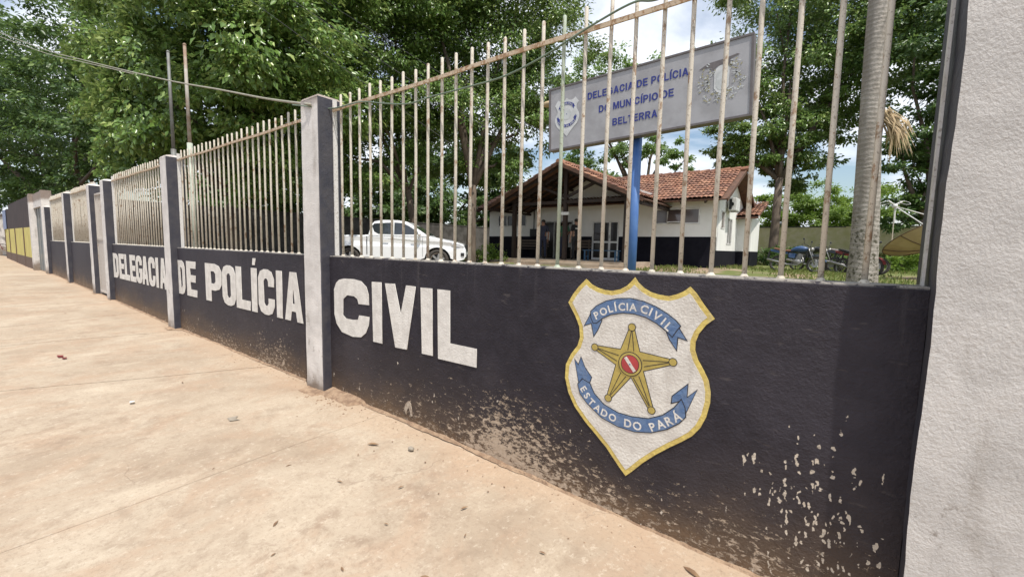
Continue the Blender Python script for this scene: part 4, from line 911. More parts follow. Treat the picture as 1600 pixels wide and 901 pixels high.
# ------------------------------------------------------------------ people
def person(loc, rz, joints, label, mats, seed=1, vest=None):
    t = thing('person', loc, label, 'person', rz=rz, local=True)
    names = list(joints); idx = {n: i for i, n in enumerate(names)}
    E_ = [('pelvis', 'spine'), ('spine', 'chest'), ('chest', 'neck'), ('neck', 'head'), ('head', 'crown')]
    for s in ('l', 'r'): E_ += [('chest', s + 'sho'), (s + 'sho', s + 'elb'), (s + 'elb', s + 'wri'), (s + 'wri', s + 'palm'), ('pelvis', s + 'hip'), (s + 'hip', s + 'knee'), (s + 'knee', s + 'ank'), (s + 'ank', s + 'toe')]
    rad = dict(pelvis=(.155, .115), spine=(.15, .11), chest=(.17, .115), neck=(.058, .058), head=(.078, .092), crown=(.062, .075), sho=(.065, .065), elb=(.047, .047), wri=(.03, .03), palm=(.036, .022), hip=(.092, .092), knee=(.062, .062), ank=(.042, .042), toe=(.038, .03))
    me = bpy.data.meshes.new('tmp'); me.from_pydata([joints[n] for n in names], [(idx[a], idx[b]) for a, b in E_], [])
    o = bpy.data.objects.new('tmp', me); COL.objects.link(o)
    m1 = o.modifiers.new('s', 'SKIN'); m1.use_smooth_shade = True; m2 = o.modifiers.new('u', 'SUBSURF'); m2.levels = 2; m2.render_levels = 2
    for i, n in enumerate(names):
        k = n if n in rad else n[1:]; me.skin_vertices[0].data[i].radius = rad[k]; me.skin_vertices[0].data[i].use_root = (n == 'pelvis')
    bpy.context.view_layer.update()
    bm_ = bpy.data.meshes.new_from_object(o.evaluated_get(bpy.context.evaluated_depsgraph_get())); bpy.data.objects.remove(o)
    J = {n: Vector(joints[n]) for n in names}
    bm_.materials.clear()
    for mm in mats: bm_.materials.append(mm)   # skin, shirt, trousers, shoe
    segs = [(a, b) for a, b in E_]
    for p in bm_.polygons:
        c = p.center; best = None; bd_ = 9
        for a, b in segs:
            d = J[b] - J[a]; tt = max(0, min(1, (c - J[a]).dot(d) / d.length_squared)); q = (J[a] + d * tt - c).length
            if q < bd_: bd_ = q; best = (a, b, tt)
        a, b, tt = best; mi = 0
        if a in ('pelvis', 'spine', 'chest'): mi = 1
        if b in ('neck',) and tt > .75: mi = 0
        if a == 'pelvis' and b[1:] == 'hip': mi = 2
        if a == 'pelvis' and b == 'spine' and tt < .25: mi = 2
        if b[1:] == 'sho': mi = 1
        if b[1:] == 'elb': mi = 1 if tt < .75 else 0
        if b[1:] in ('knee', 'ank'): mi = 2
        if b[1:] == 'toe': mi = 3
        if a == 'neck' or a == 'head': mi = 0
        p.material_index = mi; p.use_smooth = True
    # face features and fingers joined in the same body mesh
    f = MB(); hd = J['head']; fwd = Vector((0, -1, 0))
    f.ball(hd + Vector((0, -.095, .005)), (.014, .022, .026), 8, 6)
    for s in (-1, 1):
        f.ball(hd + Vector((s * .082, .005, .005)), (.012, .022, .034), 8, 6)
    for s in ('l', 'r'):
        w, pm = J[s + 'wri'], J[s + 'palm']; d = (pm - w).normalized(); side = d.cross(Vector((0, 1, 0)) if abs(d.y) < .8 else Vector((1, 0, 0))).normalized(); nrm = d.cross(side)
        for k, ln in enumerate((.07, .08, .075, .058)):
            b0 = pm + side * (-.027 + k * .018) + d * .01; f.tube([b0, b0 + d * ln * .5 + nrm * .004, b0 + d * ln * .85 + nrm * .022, b0 + d * ln + nrm * .036], [.009, .0085, .0075, .006], 6)
        b0 = w.lerp(pm, .45) - side * .028; f.tube([b0, b0 + (d - side * .9).normalized() * .035, b0 + (d - side * .3).normalized() * .062 + nrm * .01], [.011, .0095, .007], 6)
    fm = bpy.data.meshes.new('f'); fm.from_pydata(f.v, [], f.f)
    bmx = bmesh.new(); bmx.from_mesh(bm_); nb = len(bmx.faces); bmx.from_mesh(fm); bmx.faces.ensure_lookup_table()
    for q in bmx.faces[nb:]: q.material_index = 0; q.smooth = True
    bmx.to_mesh(bm_); bmx.free(); bm_.name = 'body'
    b = bpy.data.objects.new('body', bm_); COL.objects.link(b); b.parent = t
    h = MB(); hr = random.Random(seed)
    h.ball(hd + Vector((0, .018, .045)), (.09, .102, .085), 14, 8); hh = h.build('hair', M['hair'], t, smooth=True)
    e = MB()
    for s in (-1, 1): e.ball(hd + Vector((s * .031, -.088, .022)), (.016, .01, .009), 8, 6)
    e.build('sunglasses' if vest is None else 'eyes', M['blackp'], t); e = MB(); e.cbox(hd + Vector((0, -.088, -.04)), (.04, .012, .008)); e.build('mouth', M['seatbrown'], t)
    if vest:
        v = MB(); c = J['chest']; v.box(c.x - .12, c.x + .12, c.y + .128, c.y + .14, c.z - .07, c.z - .015); v.build('back_print', M['paper'], t)
    return t
def std(arms='down'):
    J = dict(pelvis=(0, 0, .96), spine=(0, .01, 1.14), chest=(0, .01, 1.36), neck=(0, 0, 1.50), head=(0, -.015, 1.61), crown=(0, 0, 1.70))
    for s, k in (('l', -1), ('r', 1)):
        J.update({s + 'sho': (k * .19, .01, 1.42), s + 'elb': (k * .25, .03, 1.13), s + 'wri': (k * .26, -.03, .88), s + 'palm': (k * .26, -.04, .80), s + 'hip': (k * .095, 0, .9), s + 'knee': (k * .11, -.01, .5), s + 'ank': (k * .12, .02, .09), s + 'toe': (k * .14, -.13, .03)})
    return J
J1 = std(); person((-10.7, 16.35, .968), R(10), J1, 'man in navy shirt and dark sunglasses standing on the porch left of the middle post', [M['skin'], M['navycloth'], M['jeans'], M['shoe']])
J2 = std(); J2['lelb'] = (-.26, -.1, 1.17); J2['lwri'] = (-.2, -.33, 1.2); J2['lpalm'] = (-.18, -.41, 1.22)
person((-9.0, 16.3, .968), R(-120), J2, 'officer in black uniform with white lettering on the back, right of the middle post', [M['skinl'], M['blackcloth'], M['blackcloth'], M['shoe']], 2, vest=True)
J3 = std(); J3['relb'] = (.24, -.12, 1.15); J3['rwri'] = (.16, -.34, 1.12); J3['rpalm'] = (.14, -.42, 1.12)
person((-9.95, 16.9, .968), R(35), J3, 'person in a green shirt almost hidden between the two men on the porch', [M['skin'], M['greencloth'], M['jeans'], M['shoe']], 3)

# ------------------------------------------------------------------ sign on blue pole
SA = R(1.95); SCX, SCY, SCZ = -2.43, 6.0, 3.515
t = thing('police_sign', (-2.46, 6.06, .62), 'weathered grey signboard lettered in blue on a blue pole behind the fence', 'sign')
RM = Matrix.Translation((SCX, SCY, SCZ)) @ Matrix.Rotation(-SA, 4, 'Y')
mb = MB(); mb.box(-1.41, 1.41, .0, .12, -.455, .455, RM); brd = mb.build('board', M['signface'], t)
mb = MB()
for a in ((-1.44, 1.44, -.012, .135, .456, .482), (-1.44, 1.44, -.012, .135, -.482, -.456), (-1.44, -1.412, -.01, .133, -.456, .456), (1.412, 1.44, -.01, .133, -.456, .456)): mb.box(*a, RM)
mb.build('board_frame', M['signedge'], t)
mb = MB(); mb.tube([(-2.46, 6.18, .5), (-2.46, 6.18, 3.05)], .066, 14); mb.tube([(-2.46, 6.18, 3.05), (-2.46, 6.18, 3.85)], .05, 12); mb.build('pole', M['bluepole'], t, smooth=True)
mb = MB(); mb.cbox((-2.46, 6.155, 3.2), (.3, .05, .05)); mb.cbox((-2.46, 6.155, 3.7), (.3, .05, .05)); mb.build('bracket', M['galv'], t)
BG = dict(GL)
BG['D'] = [[(0, 0), (0, 1), (.55, 1), (.83, .9), (1, .65), (1, .35), (.83, .1), (.55, 0)], [(.26, .17), (.5, .17), (.68, .28), (.74, .5), (.68, .72), (.5, .83), (.26, .83)]]
BG['E'] = [[(0, 0), (0, 1), (.97, 1), (.97, .82), (.28, .82), (.28, .6), (.9, .6), (.9, .43), (.28, .43), (.28, .18), (1, .18), (1, 0)]]
BG['L'] = [[(0, 0), (0, 1), (.28, 1), (.28, .18), (1, .18), (1, 0)]]
BG['P'] = [[(0, 0), (0, 1), (.62, 1), (.9, .9), (1, .7), (.9, .47), (.62, .37), (.27, .37), (.27, 0)], [(.27, .54), (.56, .54), (.7, .6), (.73, .7), (.68, .79), (.56, .83), (.27, .83)]]
_bo = [(1, .66), (.86, .9), (.62, 1), (.38, 1), (.14, .9), (0, .66), (0, .34), (.14, .1), (.38, 0), (.62, 0), (.86, .1), (1, .34)]
_bi = [(.75, .62), (.66, .78), (.5, .83), (.34, .78), (.25, .62), (.25, .38), (.34, .22), (.5, .17), (.66, .22), (.75, .38)]
BG['O'] = [_bo, _bi]
BG['C'] = [[_bo[0], *_bo[1:], (.74, .39), *_bi[8::-1][:1], *_bi[7:0:-1], _bi[1], (.74, .63)]]
BG['C'] = [[(1, .66), (.86, .9), (.6, 1), (.38, 1), (.14, .9), (0, .66), (0, .34), (.14, .1), (.38, 0), (.6, 0), (.86, .1), (1, .36), (.74, .4), (.66, .23), (.5, .17), (.34, .22), (.25, .38), (.25, .62), (.34, .78), (.5, .83), (.66, .77), (.73, .63)]]
BG['G'] = [[(.97, .68), (.83, .9), (.6, 1), (.38, 1), (.14, .9), (0, .66), (0, .34), (.14, .1), (.38, 0), (.62, 0), (.85, .07), (1, .16), (1, .54), (.52, .54), (.52, .38), (.75, .38), (.75, .25), (.62, .18), (.5, .17), (.34, .22), (.25, .38), (.25, .62), (.34, .78), (.5, .83), (.64, .78), (.71, .66)]]
BG['A'] = [[(0, 0), (.37, 1), (.63, 1), (1, 0), (.73, 0), (.65, .22), (.35, .22), (.27, 0)], [(.41, .39), (.59, .39), (.5, .70)]]
BG['M'] = [[(0, 0), (0, 1), (.29, 1), (.5, .33), (.71, 1), (1, 1), (1, 0), (.8, 0), (.8, .74), (.6, 0), (.4, 0), (.2, .74), (.2, 0)]]
BG['U'] = [[(0, 1), (0, .28), (.08, .09), (.3, 0), (.7, 0), (.92, .09), (1, .28), (1, 1), (.74, 1), (.74, .3), (.64, .18), (.36, .18), (.26, .3), (.26, 1)]]
BG['N'] = [[(0, 0), (0, 1), (.26, 1), (.75, .36), (.75, 1), (1, 1), (1, 0), (.74, 0), (.25, .64), (.25, 0)]]
BG['T'] = [[(.37, 0), (.37, .82), (0, .82), (0, 1), (1, 1), (1, .82), (.63, .82), (.63, 0)]]
BG['B'] = [[(0, 0), (0, 1), (.62, 1), (.86, .93), (.94, .77), (.88, .61), (.76, .53), (.93, .45), (1, .28), (.92, .09), (.66, 0)], [(.26, .6), (.55, .6), (.67, .66), (.67, .77), (.55, .83), (.26, .83)], [(.26, .17), (.58, .17), (.72, .23), (.72, .37), (.58, .43), (.26, .43)]]
BG['R'] = [[(0, 0), (0, 1), (.65, 1), (.88, .93), (.97, .74), (.88, .54), (.68, .46), (1, 0), (.7, 0), (.43, .41), (.26, .41), (.26, 0)], [(.26, .57), (.6, .57), (.7, .64), (.7, .77), (.6, .83), (.26, .83)]]
BW = dict(D=.74, E=.66, L=.6, G=.8, A=.8, C=.76, I=.2, P=.68, O=.82, M=.86, U=.74, N=.74, T=.68, B=.74, R=.76)
mb = MB(); mb.ball((-4.12, 6.35, 3.86), (.12, .07, .05), 12, 8); lampo = tag(mb.build('street_lamp', M['dish'], smooth=True), 'small yellowed lamp head poking out left of the grey signboard', 'lamp')
mb = MB(); mb.tube([(-4.02, 6.35, 3.87), (-3.4, 6.3, 3.83), (-2.4, 6.25, 3.8)], .018, 8); a_ = mb.build('arm', M['galv'], lampo)
def sign_line(txt, x0, x1, z0, z1):
    h = z1 - z0; u = 0; items = []
    for ch in txt:
        if ch == ' ': u += .36; continue
        b = 'I' if ch == 'Í' else ch; items.append((ch, b, u, BW[b])); u += BW[b] + .13
    k = (x1 - x0) / (u - .13)
    for ch, b, u0, w in items:
        loops = [[(x0 + (u0 + p * w) * k, z0 + q * h) for p, q in l] for l in BG[b]]
        place_flat('sign_letter', flat_mesh(loops, .002), M['signblue'], brd, RM @ Matrix(((1, 0, 0, 0), (0, 0, -1, -.003), (0, 1, 0, 0), (0, 0, 0, 1))))
        if ch == 'Í':
            a = x0 + (u0 + .02) * k; place_flat('sign_accent', flat_mesh([[(a, z0 + h * 1.06), (a + .12 * k, z0 + h * 1.06), (a + .34 * k, z0 + h * 1.26), (a + .12 * k, z0 + h * 1.26)]], .002), M['signblue'], brd, RM @ Matrix(((1, 0, 0, 0), (0, 0, -1, -.003), (0, 1, 0, 0), (0, 0, 0, 1))))
k = math.tan(SA)
sign_line('DELEGACIA DE POLÍCIA', -3.189 + 2.43, -1.738 + 2.43, 3.69 - SCZ, 3.79 - SCZ)
sign_line('DO MUNICÍPIO DE', -3.004 + 2.43, -1.92 + 2.43, 3.467 - SCZ, 3.567 - SCZ)
sign_line('BELTERRA', -2.786 + 2.43, -2.135 + 2.43, 3.24 - SCZ, 3.34 - SCZ)
def on_board(dy): return RM @ Matrix(((1, 0, 0, 0), (0, 0, -1, dy), (0, 1, 0, 0), (0, 0, 0, 1)))
ssc = .43 / .77
small = [((p[0] + .815) * ssc - 1.118, (p[1] - .80) * ssc + .005) for p in SH]
ms = place_flat('small_shield', flat_mesh([small], .002), M['signwhite'], brd, on_board(-.003))
for kk in ('a', 'al', 'ar', 'b', 'bl', 'br'):
    place_flat('ribbon', flat_mesh([[((p[0] + .815) * ssc - 1.118, (p[1] - .80) * ssc + .005) for p in RIB[kk]]], .001), M['signblue'], t, on_board(-.0055 - (.001 if len(kk) == 1 else 0)))
place_flat('worn_disc', flat_mesh([circ((-1.118, .04), .085)], .001), M['silver'], t, on_board(-.0056)); place_flat('dot', flat_mesh([circ((-1.118, .04), .007, 8)], .001), M['signblue'], t, on_board(-.0068))
SM = lambda p: ((p[0] + .815) * ssc - 1.118, (p[1] - .80) * ssc + .005)
for wd, pts in TXT.items():
    for i, ch in enumerate(wd):
        p = SM(pts[i]); q0 = Vector(pts[max(i - 1, 0)]); q1 = Vector(pts[min(i + 1, len(pts) - 1)]); a = math.atan2((q1 - q0).y, (q1 - q0).x) * .9
        me = text_mesh(ch, .034, .0006, .001); xs_ = [v.co.x for v in me.vertices]
        place_flat('ribbon_letter', me, M['signwhite'], t, on_board(-.0078) @ Matrix.Translation((p[0], p[1], 0)) @ Matrix.Rotation(a, 4, 'Z') @ Matrix.Translation((-(min(xs_) + max(xs_)) / 2, -.012, 0)))
# worn coat of arms: shield, wings, ribbon and a wreath of leaves
cx_, cz_ = 1.09, .03
wing = [(-.27, .17), (-.16, .225), (0, .235), (.17, .26), (.2, .245), (.09, .215), (.13, .19), (.1, .14), (.05, .17), (0, .175), (-.05, .165), (-.1, .12), (-.15, .17)]
place_flat('emblem_wing', flat_mesh([[(cx_ + a, cz_ + b) for a, b in wing]], .001), M['signedge'], t, on_board(-.003))
shd = [(-.085, .08), (-.06, .14), (-.02, .165), (.03, .165), (.07, .14), (.09, .08), (.085, -.1), (.05, -.15), (0, -.175), (-.05, -.15), (-.085, -.1)]
place_flat('emblem_shield', flat_mesh([[(cx_ + a, cz_ + b) for a, b in shd]], .001), M['signwhite'], t, on_board(-.005))
place_flat('emblem_shield_field', flat_mesh([[(cx_ + a * .72, cz_ + b * .72 - .01) for a, b in shd]], .001), M['silver'], t, on_board(-.0065))
rw = random.Random(9); lv1, lv2 = [], []
for s in (-1, 1):
    for i in range(80):
        a = R(-85 + 150 * rw.random()); rr_ = .13 + .13 * rw.random(); c = Vector((cx_ + s * rr_ * math.cos(a) * 1.05, cz_ - .02 + rr_ * math.sin(a) * 1.1)); b = rw.random() * 6.28; l = .022
        e = Vector((math.cos(b), math.sin(b))) * l; q = Vector((-e.y, e.x)) * .4
        (lv1 if rw.random() < .5 else lv2).append([tuple(c - e), tuple(c + q), tuple(c + e), tuple(c - q)])
for lv, mt, dy in ((lv1, 'olive', -.004), (lv2, 'silver', -.0052)):
    mb = MB()
    for l in lv: mb.add([Vector((p[0], dy, p[1])) for p in l], [(0, 1, 2, 3)])
    mb.v = [tuple(RM @ Vector(v)) for v in mb.v]; tag(mb.build('emblem_leaves', M[mt], t), kind='stuff')

# ------------------------------------------------------------------ white pickup
def wheel(par, x, y, r, w, rimmat='alloy', spokes=6):
    s = 1 if y > 0 else -1
    mb = MB(); mb.lathe([(r * .66, -w / 2), (r * .9, -w / 2), (r * .985, -w / 2 + .03), (r, -w / 4), (r, w / 4), (r * .985, w / 2 - .03), (r * .9, w / 2), (r * .66, w / 2), (r * .66, -w / 2)], 32, Matrix.Translation((x, y, r)) @ Matrix.Rotation(R(90), 4, 'X'))
    ty = mb.build('wheel', M['rubber'], par, smooth=True)
    mb = MB(); mb.lathe([(r * .67, -w / 2 + .01), (r * .61, -w / 2 + .03), (r * .61, w / 2 - .03), (r * .67, w / 2 - .01)], 32, Matrix.Translation((x, y, r)) @ Matrix.Rotation(R(90), 4, 'X'))
    yo = y + s * (w / 2 - .035)
    for k in range(spokes):
        a = 2 * math.pi * k / spokes + .3; mb.bar((x, yo, r), (x + math.cos(a) * r * .63, yo, r + math.sin(a) * r * .63), .07 * r / .38, .03, (0, 1, 0))
    mb.lathe([(0, .02), (.07, .02), (.08, -.02)], 12, Matrix.Translation((x, yo, r)) @ Matrix.Rotation(R(90), 4, 'X')); mb.build('rim', M[rimmat], ty)
    mb = MB(); mb.lathe([(0, 0), (r * .6, 0)], 24, Matrix.Translation((x, yo - s * .06, r)) @ Matrix.Rotation(R(90), 4, 'X')); mb.build('brake_disc', M['blackp'], ty)
    return ty
cang = math.atan2(1.95, 2.5)
car = thing('pickup_truck', (-12.68, 9.97, .585), 'white double-cab pickup parked beside the yard trees', 'pickup', rz=cang, local=True); car.scale = (.98, .98, .95)
hw = .9
def arch(cx, r, z0=.40, n=10): return [(cx + r * math.cos(a), .385 + r * math.sin(a)) for a in [R(180 - 8) - (R(164)) * i / n for i in range(n + 1)]]
side = [(-2.76, .52), (-2.80, .62), (-2.79, 1.1), (-2.75, 1.20), (-1.02, 1.225), (-.98, 1.24), (1.1, 1.235), (1.35, 1.20), (1.75, 1.14), (2.1, 1.06), (2.32, .98), (2.44, .88), (2.50, .74), (2.52, .55), (2.44, .42), (2.25, .36)] + arch(1.54, .46)[::-1] + [(.95, .40), (-.95, .42)] + arch(-1.54, .46)[::-1] + [(-2.3, .48)]
mb = MB(); n = len(side)
vs = [(x, y * (1 - .10 * max(0, (x - 1.9)) / .6 if x > 1.9 else 1) * (1 if z < 1.15 else .965), z) for y in (-hw, hw) for x, z in side]
mb.add(vs, [tuple(range(n)), tuple(range(2 * n - 1, n - 1, -1))] + [(i, i + n, (i + 1) % n + n, (i + 1) % n) for i in range(n)])
body = mb.build('body', M['carpaint'], car)
bm = bmesh.new(); bm.from_mesh(body.data)
ed = [e for e in bm.edges if abs(abs(e.verts[0].co.y) - abs(e.verts[1].co.y)) < .12 and e.verts[0].co.y * e.verts[1].co.y > 0 and min(e.verts[0].co.z, e.verts[1].co.z) > .60 and len(e.link_faces) == 2]
ed = [e for e in ed if not (abs(e.verts[0].co.x - 1.54) < .47 and e.verts[0].co.z < .9) and not (abs(e.verts[0].co.x + 1.54) < .47 and e.verts[0].co.z < .9)]
bmesh.ops.bevel(bm, geom=ed, offset=.05, segments=3, affect='EDGES'); bm.to_mesh(body.data); bm.free()
for p in body.data.polygons: p.use_smooth = p.area < .25
cabp = [(-.88, 1.22), (-.81, 1.62), (-.70, 1.73), (-.42, 1.785), (.1, 1.785), (.42, 1.74), (.62, 1.62), (1.22, 1.22)]
def cw(z): return .86 - (z - 1.22) * .33
mb = MB(); n = len(cabp); vs = [(x, s * cw(z), z) for s in (-1, 1) for x, z in cabp]
mb.add(vs, [tuple(range(n)), tuple(range(2 * n - 1, n - 1, -1))] + [(i, i + n, (i + 1) % n + n, (i + 1) % n) for i in range(n)])
mb.build('cab', M['carpaint'], car, bevel=.03)
def sidewin(pts, s, mat='carglass', name='side_window', off=.006):
    m_ = MB(); m_.add([(x, s * (cw(z) + off), z) for x, z in pts] + [(x, s * (cw(z) - .02), z) for x, z in pts], [tuple(range(len(pts)))] + [(i, (i + 1) % len(pts), (i + 1) % len(pts) + len(pts), i + len(pts)) for i in range(len(pts))]); return m_.build(name, M[mat], car)
for s in (-1, 1):
    sidewin([(-.02, 1.27), (-.52, 1.275), (-.68, 1.36), (-.76, 1.56), (-.70, 1.65), (-.05, 1.70)], s)
    sidewin([(.02, 1.27), (.0, 1.70), (.30, 1.68), (.52, 1.58), (.98, 1.285)], s)
    for x in (-.0, 1.02, -.80): mb = MB(); mb.box(x - .004, x + .004, s * (hw + .002) - .006, s * (hw + .002) + .001, .5, 1.2); mb.build('door_gap', M['blackp'], car)
    mb = MB(); mb.box(-.92, -.895, s * .905 - .01, s * .905, .55, 1.19); mb.build('bed_gap', M['blackp'], car)
    for x in (-.2, .78): mb = MB(); mb.cbox((x - .05, s * .915, 1.08), (.2, .03, .035)); mb.build('handle', M['carpaint'], car)
    mb = MB(); mb.ball((.93, s * 1.0, 1.30), (.07, .11, .085), 12, 8); mb.build('mirror', M['carpaint'], car, smooth=True)
    for cx in (1.54, -1.54):
        mb = MB(); 
        for i in range(14):
            a = R(172) - R(164) * i / 14; b = R(172) - R(164) * (i + 1) / 14
            q = [(cx + rr_ * math.cos(t_), s * (hw - .35), .385 + rr_ * math.sin(t_)) for t_, rr_ in ((a, .455), (b, .455))] + [(cx + rr_ * math.cos(t_), s * (hw - .002), .385 + rr_ * math.sin(t_)) for t_, rr_ in ((b, .455), (a, .455))]
            mb.add(q, [(0, 1, 2, 3)])
        mb.add([(cx + .455 * math.cos(R(172) - R(164) * i / 14), s * (hw - .35), .385 + .455 * math.sin(R(172) - R(164) * i / 14)) for i in range(15)], [tuple(range(15))])
        mb.build('wheel_well', M['blackp'], car)
        wheel(car, cx, s * (hw - .13), .385, .25)
    mb = MB(); mb.add([(2.02, s * .86, 1.02), (2.30, s * .835, .95), (2.42, s * .80, .86), (2.20, s * .865, .88), (2.02, s * .875, .94)] + [(2.02, s * .70, 1.02), (2.30, s * .60, .97), (2.46, s * .60, .86), (2.2, s * .6, .85), (2.02, s * .6, .94)], [(0, 1, 2, 3, 4), (0, 5, 6, 1), (1, 6, 7, 2), (9, 8, 7, 6, 5), (0, 4, 9, 5), (4, 3, 8, 9), (3, 2, 7, 8)])
    mb.v = [(v[0] + .012, v[1] + s * .028, v[2] + .012) for v in mb.v]; mb.build('headlight', M['lamp'], car)
    mb = MB(); mb.cbox((2.40, s * .80, .60), (.12, .12, .12)); mb.build('fog_lamp', M['blackp'], car, bevel=.02)
    mb = MB(); mb.cbox((-2.72, s * .84, .98), (.12, .13, .35)); mb.build('tail_light', M['tankred'], car, bevel=.02)
mb = MB(); mb.add([(1.14, -.74, 1.27), (1.14, .74, 1.27), (.66, .66, 1.59), (.66, -.66, 1.59)], [(0, 1, 2, 3)]); mb.v = [(v[0] + .012, v[1], v[2] + .02) for v in mb.v]; mb.build('windscreen', M['carglass'], car)
mb = MB(); mb.cbox((2.47, 0, .82), (.08, 1.1, .28)); mb.build('grille', M['blackp'], car, bevel=.03)
mb = MB(); mb.cbox((2.50, 0, .52), (.1, 1.2, .16)); mb.build('bumper_intake', M['blackp'], car, bevel=.03)
mb = MB(); mb.cbox((-1.9, 0, 1.215), (1.55, 1.5, .03)); mb.build('bed_shade_panel', M['blackp'], car)  # black panel standing in for the shaded hollow of the open bed
mb = MB(); mb.cbox((-2.84, 0, .55), (.14, 1.6, .16)); mb.build('rear_bumper', M['chrome'], car, bevel=.03)
mb = MB(); mb.bar((-.95, -.83, .40), (.95, -.83, .38), .1, .06); mb.bar((-.95, .83, .40), (.95, .83, .38), .1, .06); mb.build('side_step', M['blackp'], car)
mb = MB(); mb.cbox((0, 0, .5), (4.2, 1.2, .3)); mb.build('chassis', M['blackp'], car)

# ------------------------------------------------------------------ motorcycles
def motorcycle(loc, rz, tank, seat, label, lean=R(-8)):
    t = thing('motorcycle', loc, label, 'motorcycle', 'motorcycles parked on the grass', rz=rz, local=True); t.rotation_euler = (lean, 0, rz); t.scale = (.92, .92, .92)
    for x in (-.65, .65):
        mb = MB(); mb.torus((x, 0, .30), .265, .045, 28, 8); wq = mb.build('wheel', M['rubber'], t, smooth=True)
        mb = MB(); mb.torus((x, 0, .30), .225, .016, 28, 6)
        for k in range(10):
            a = 2 * math.pi * k / 10; mb.tube([(x, .02 * (-1) ** k, .30), (x + .225 * math.cos(a), 0, .30 + .225 * math.sin(a))], .004, 4)
        mb.lathe([(.0, -.05), (.05, -.05), (.05, .05), (.0, .05)], 12, Matrix.Translation((x, 0, .3)) @ Matrix.Rotation(R(90), 4, 'X')); mb.build('rim', M['chrome'], wq)
    mb = MB(); mb.lathe([(0, -.004), (.11, -.004), (.11, .004), (0, .004)], 16, Matrix.Translation((.65, -.07, .3)) @ Matrix.Rotation(R(90), 4, 'X')); mb.build('brake_disc', M['chrome'], t)
    mb = MB()
    for s in (-1, 1): mb.tube([(.65, s * .08, .30), (.42, s * .08, .80), (.38, s * .07, .92)], [.022, .02, .018], 8)
    mb.build('fork', M['chrome'], t, smooth=True)
    mb = MB(); 
    for i in range(9):
        a = R(20 + 110 * i / 8); b = R(20 + 110 * (i + 1) / 8) if i < 8 else a
        if i < 8: mb.bar((.65 + .34 * math.cos(a), 0, .3 + .34 * math.sin(a)), (.65 + .34 * math.cos(b), 0, .3 + .34 * math.sin(b)), .11, .012)
    mb.build('front_fender', tank, t)
    tk = MB(); prof = [(.34, .86, .05, .05), (.28, .87, .11, .09), (.12, .88, .145, .12), (-.05, .86, .14, .11), (-.2, .82, .09, .07), (-.27, .79, .05, .04)]
    vs = []; m_ = 10
    for x, z, ry, rz_ in prof:
        for k in range(m_): a = 2 * math.pi * k / m_; vs.append((x, ry * math.cos(a), z + rz_ * math.sin(a)))
    tk.add(vs, [(i * m_ + k, i * m_ + (k + 1) % m_, (i + 1) * m_ + (k + 1) % m_, (i + 1) * m_ + k) for i in range(len(prof) - 1) for k in range(m_)] + [tuple(range(m_)), tuple(range(5 * m_, 6 * m_))]); tk.build('fuel_tank', tank, t, smooth=True)
    st_ = MB(); st_.prism([(-.22, .76), (-.2, .84), (-.4, .83), (-.55, .87), (-.80, .91), (-.84, .86), (-.55, .78)], -.12, .12); st_.build('seat', seat, t, bevel=.025)
    mb = MB(); mb.prism([(-.3, .74), (-.8, .84), (-.98, .83), (-.92, .76), (-.6, .68), (-.3, .66)], -.09, .09); mb.build('tail_panel', tank, t, bevel=.02)
    mb = MB(); mb.prism([(-.02, .70), (-.28, .70), (-.25, .52), (-.05, .5)], -.1, .1); mb.build('side_cover', tank, t, bevel=.02)
    mb = MB(); mb.ball((.05, 0, .38), (.2, .13, .13), 14, 8); mb.bar((.08, 0, .42), (.16, 0, .68), .17, .17); 
    for k in range(5): mb.cbox((.10 + .014 * k, 0, .52 + .035 * k), (.22, .2, .01))
    mb.build('engine', M['engine'], t)
    mb = MB()
    for s in (-1, 1): mb.tube([(.36, s * .03, .86), (-.1, s * .08, .76), (-.6, s * .09, .74)], .018, 6); mb.tube([(.34, s * .02, .8), (.22, s * .06, .35), (-.2, s * .1, .3), (-.65, s * .09, .3)], .018, 6); mb.tube([(-.55, s * .11, .72), (-.62, s * .11, .34)], .022, 8)
    mb.build('frame', M['blackp'], t)
    mb = MB(); mb.tube([(.2, -.1, .6), (.3, -.12, .42), (.1, -.14, .25), (-.25, -.15, .26), (-.38, -.16, .3), (-.95, -.19, .42), (-.98, -.19, .425)], [.02, .02, .022, .025, .042, .05, .03], 10); mb.build('exhaust', M['chrome'], t, smooth=True)
    mb = MB(); mb.tube([(.26, -.36, 1.0), (.30, -.26, 1.03), (.38, -.08, .97), (.38, .08, .97), (.30, .26, 1.03), (.26, .36, 1.0)], .013, 8); mb.build('handlebar', M['blackp'], t)
    for s in (-1, 1): mb = MB(); mb.tube([(.3, s * .26, 1.03), (.3, s * .32, 1.17)], .007, 6); mb.ball((.29, s * .34, 1.2), (.02, .065, .04), 10, 6); mb.build('mirror', M['blackp'], t, smooth=True)
    mb = MB(); mb.ball((.48, 0, .86), (.06, .08, .08), 12, 8); mb.build('headlight', M['engine'], t, smooth=True)
    mb = MB(); mb.tube([(-.98, 0, .78), (-1.02, 0, .72), (-1.03, 0, .52)], .035, 6); mb.build('rear_fender', M['blackp'], t)
    mb = MB(); mb.tube([(-.05, .1, .3), (-.1, .28, .02)], .012, 6); mb.build('side_stand', M['blackp'], t)
    return t
motorcycle((-1.22, 17.9, .80), math.atan2(-.45, 1.3), M['tankblue'], M['seatbrown'], 'motorcycle with faded blue tank and brown seat, leftmost on the grass')
motorcycle((.45, 18.6, .80), math.atan2(-.3, 1.2), M['tankblack'], M['seatgrey'], 'black motorcycle with grey seat and silver exhaust, partly behind the palm trunk')
motorcycle((.42, 17.2, .79), math.atan2(-.85, .75), M['tankred'], M['seatblack'], 'motorcycle with red fairing, front fork showing right of the palm trunk')
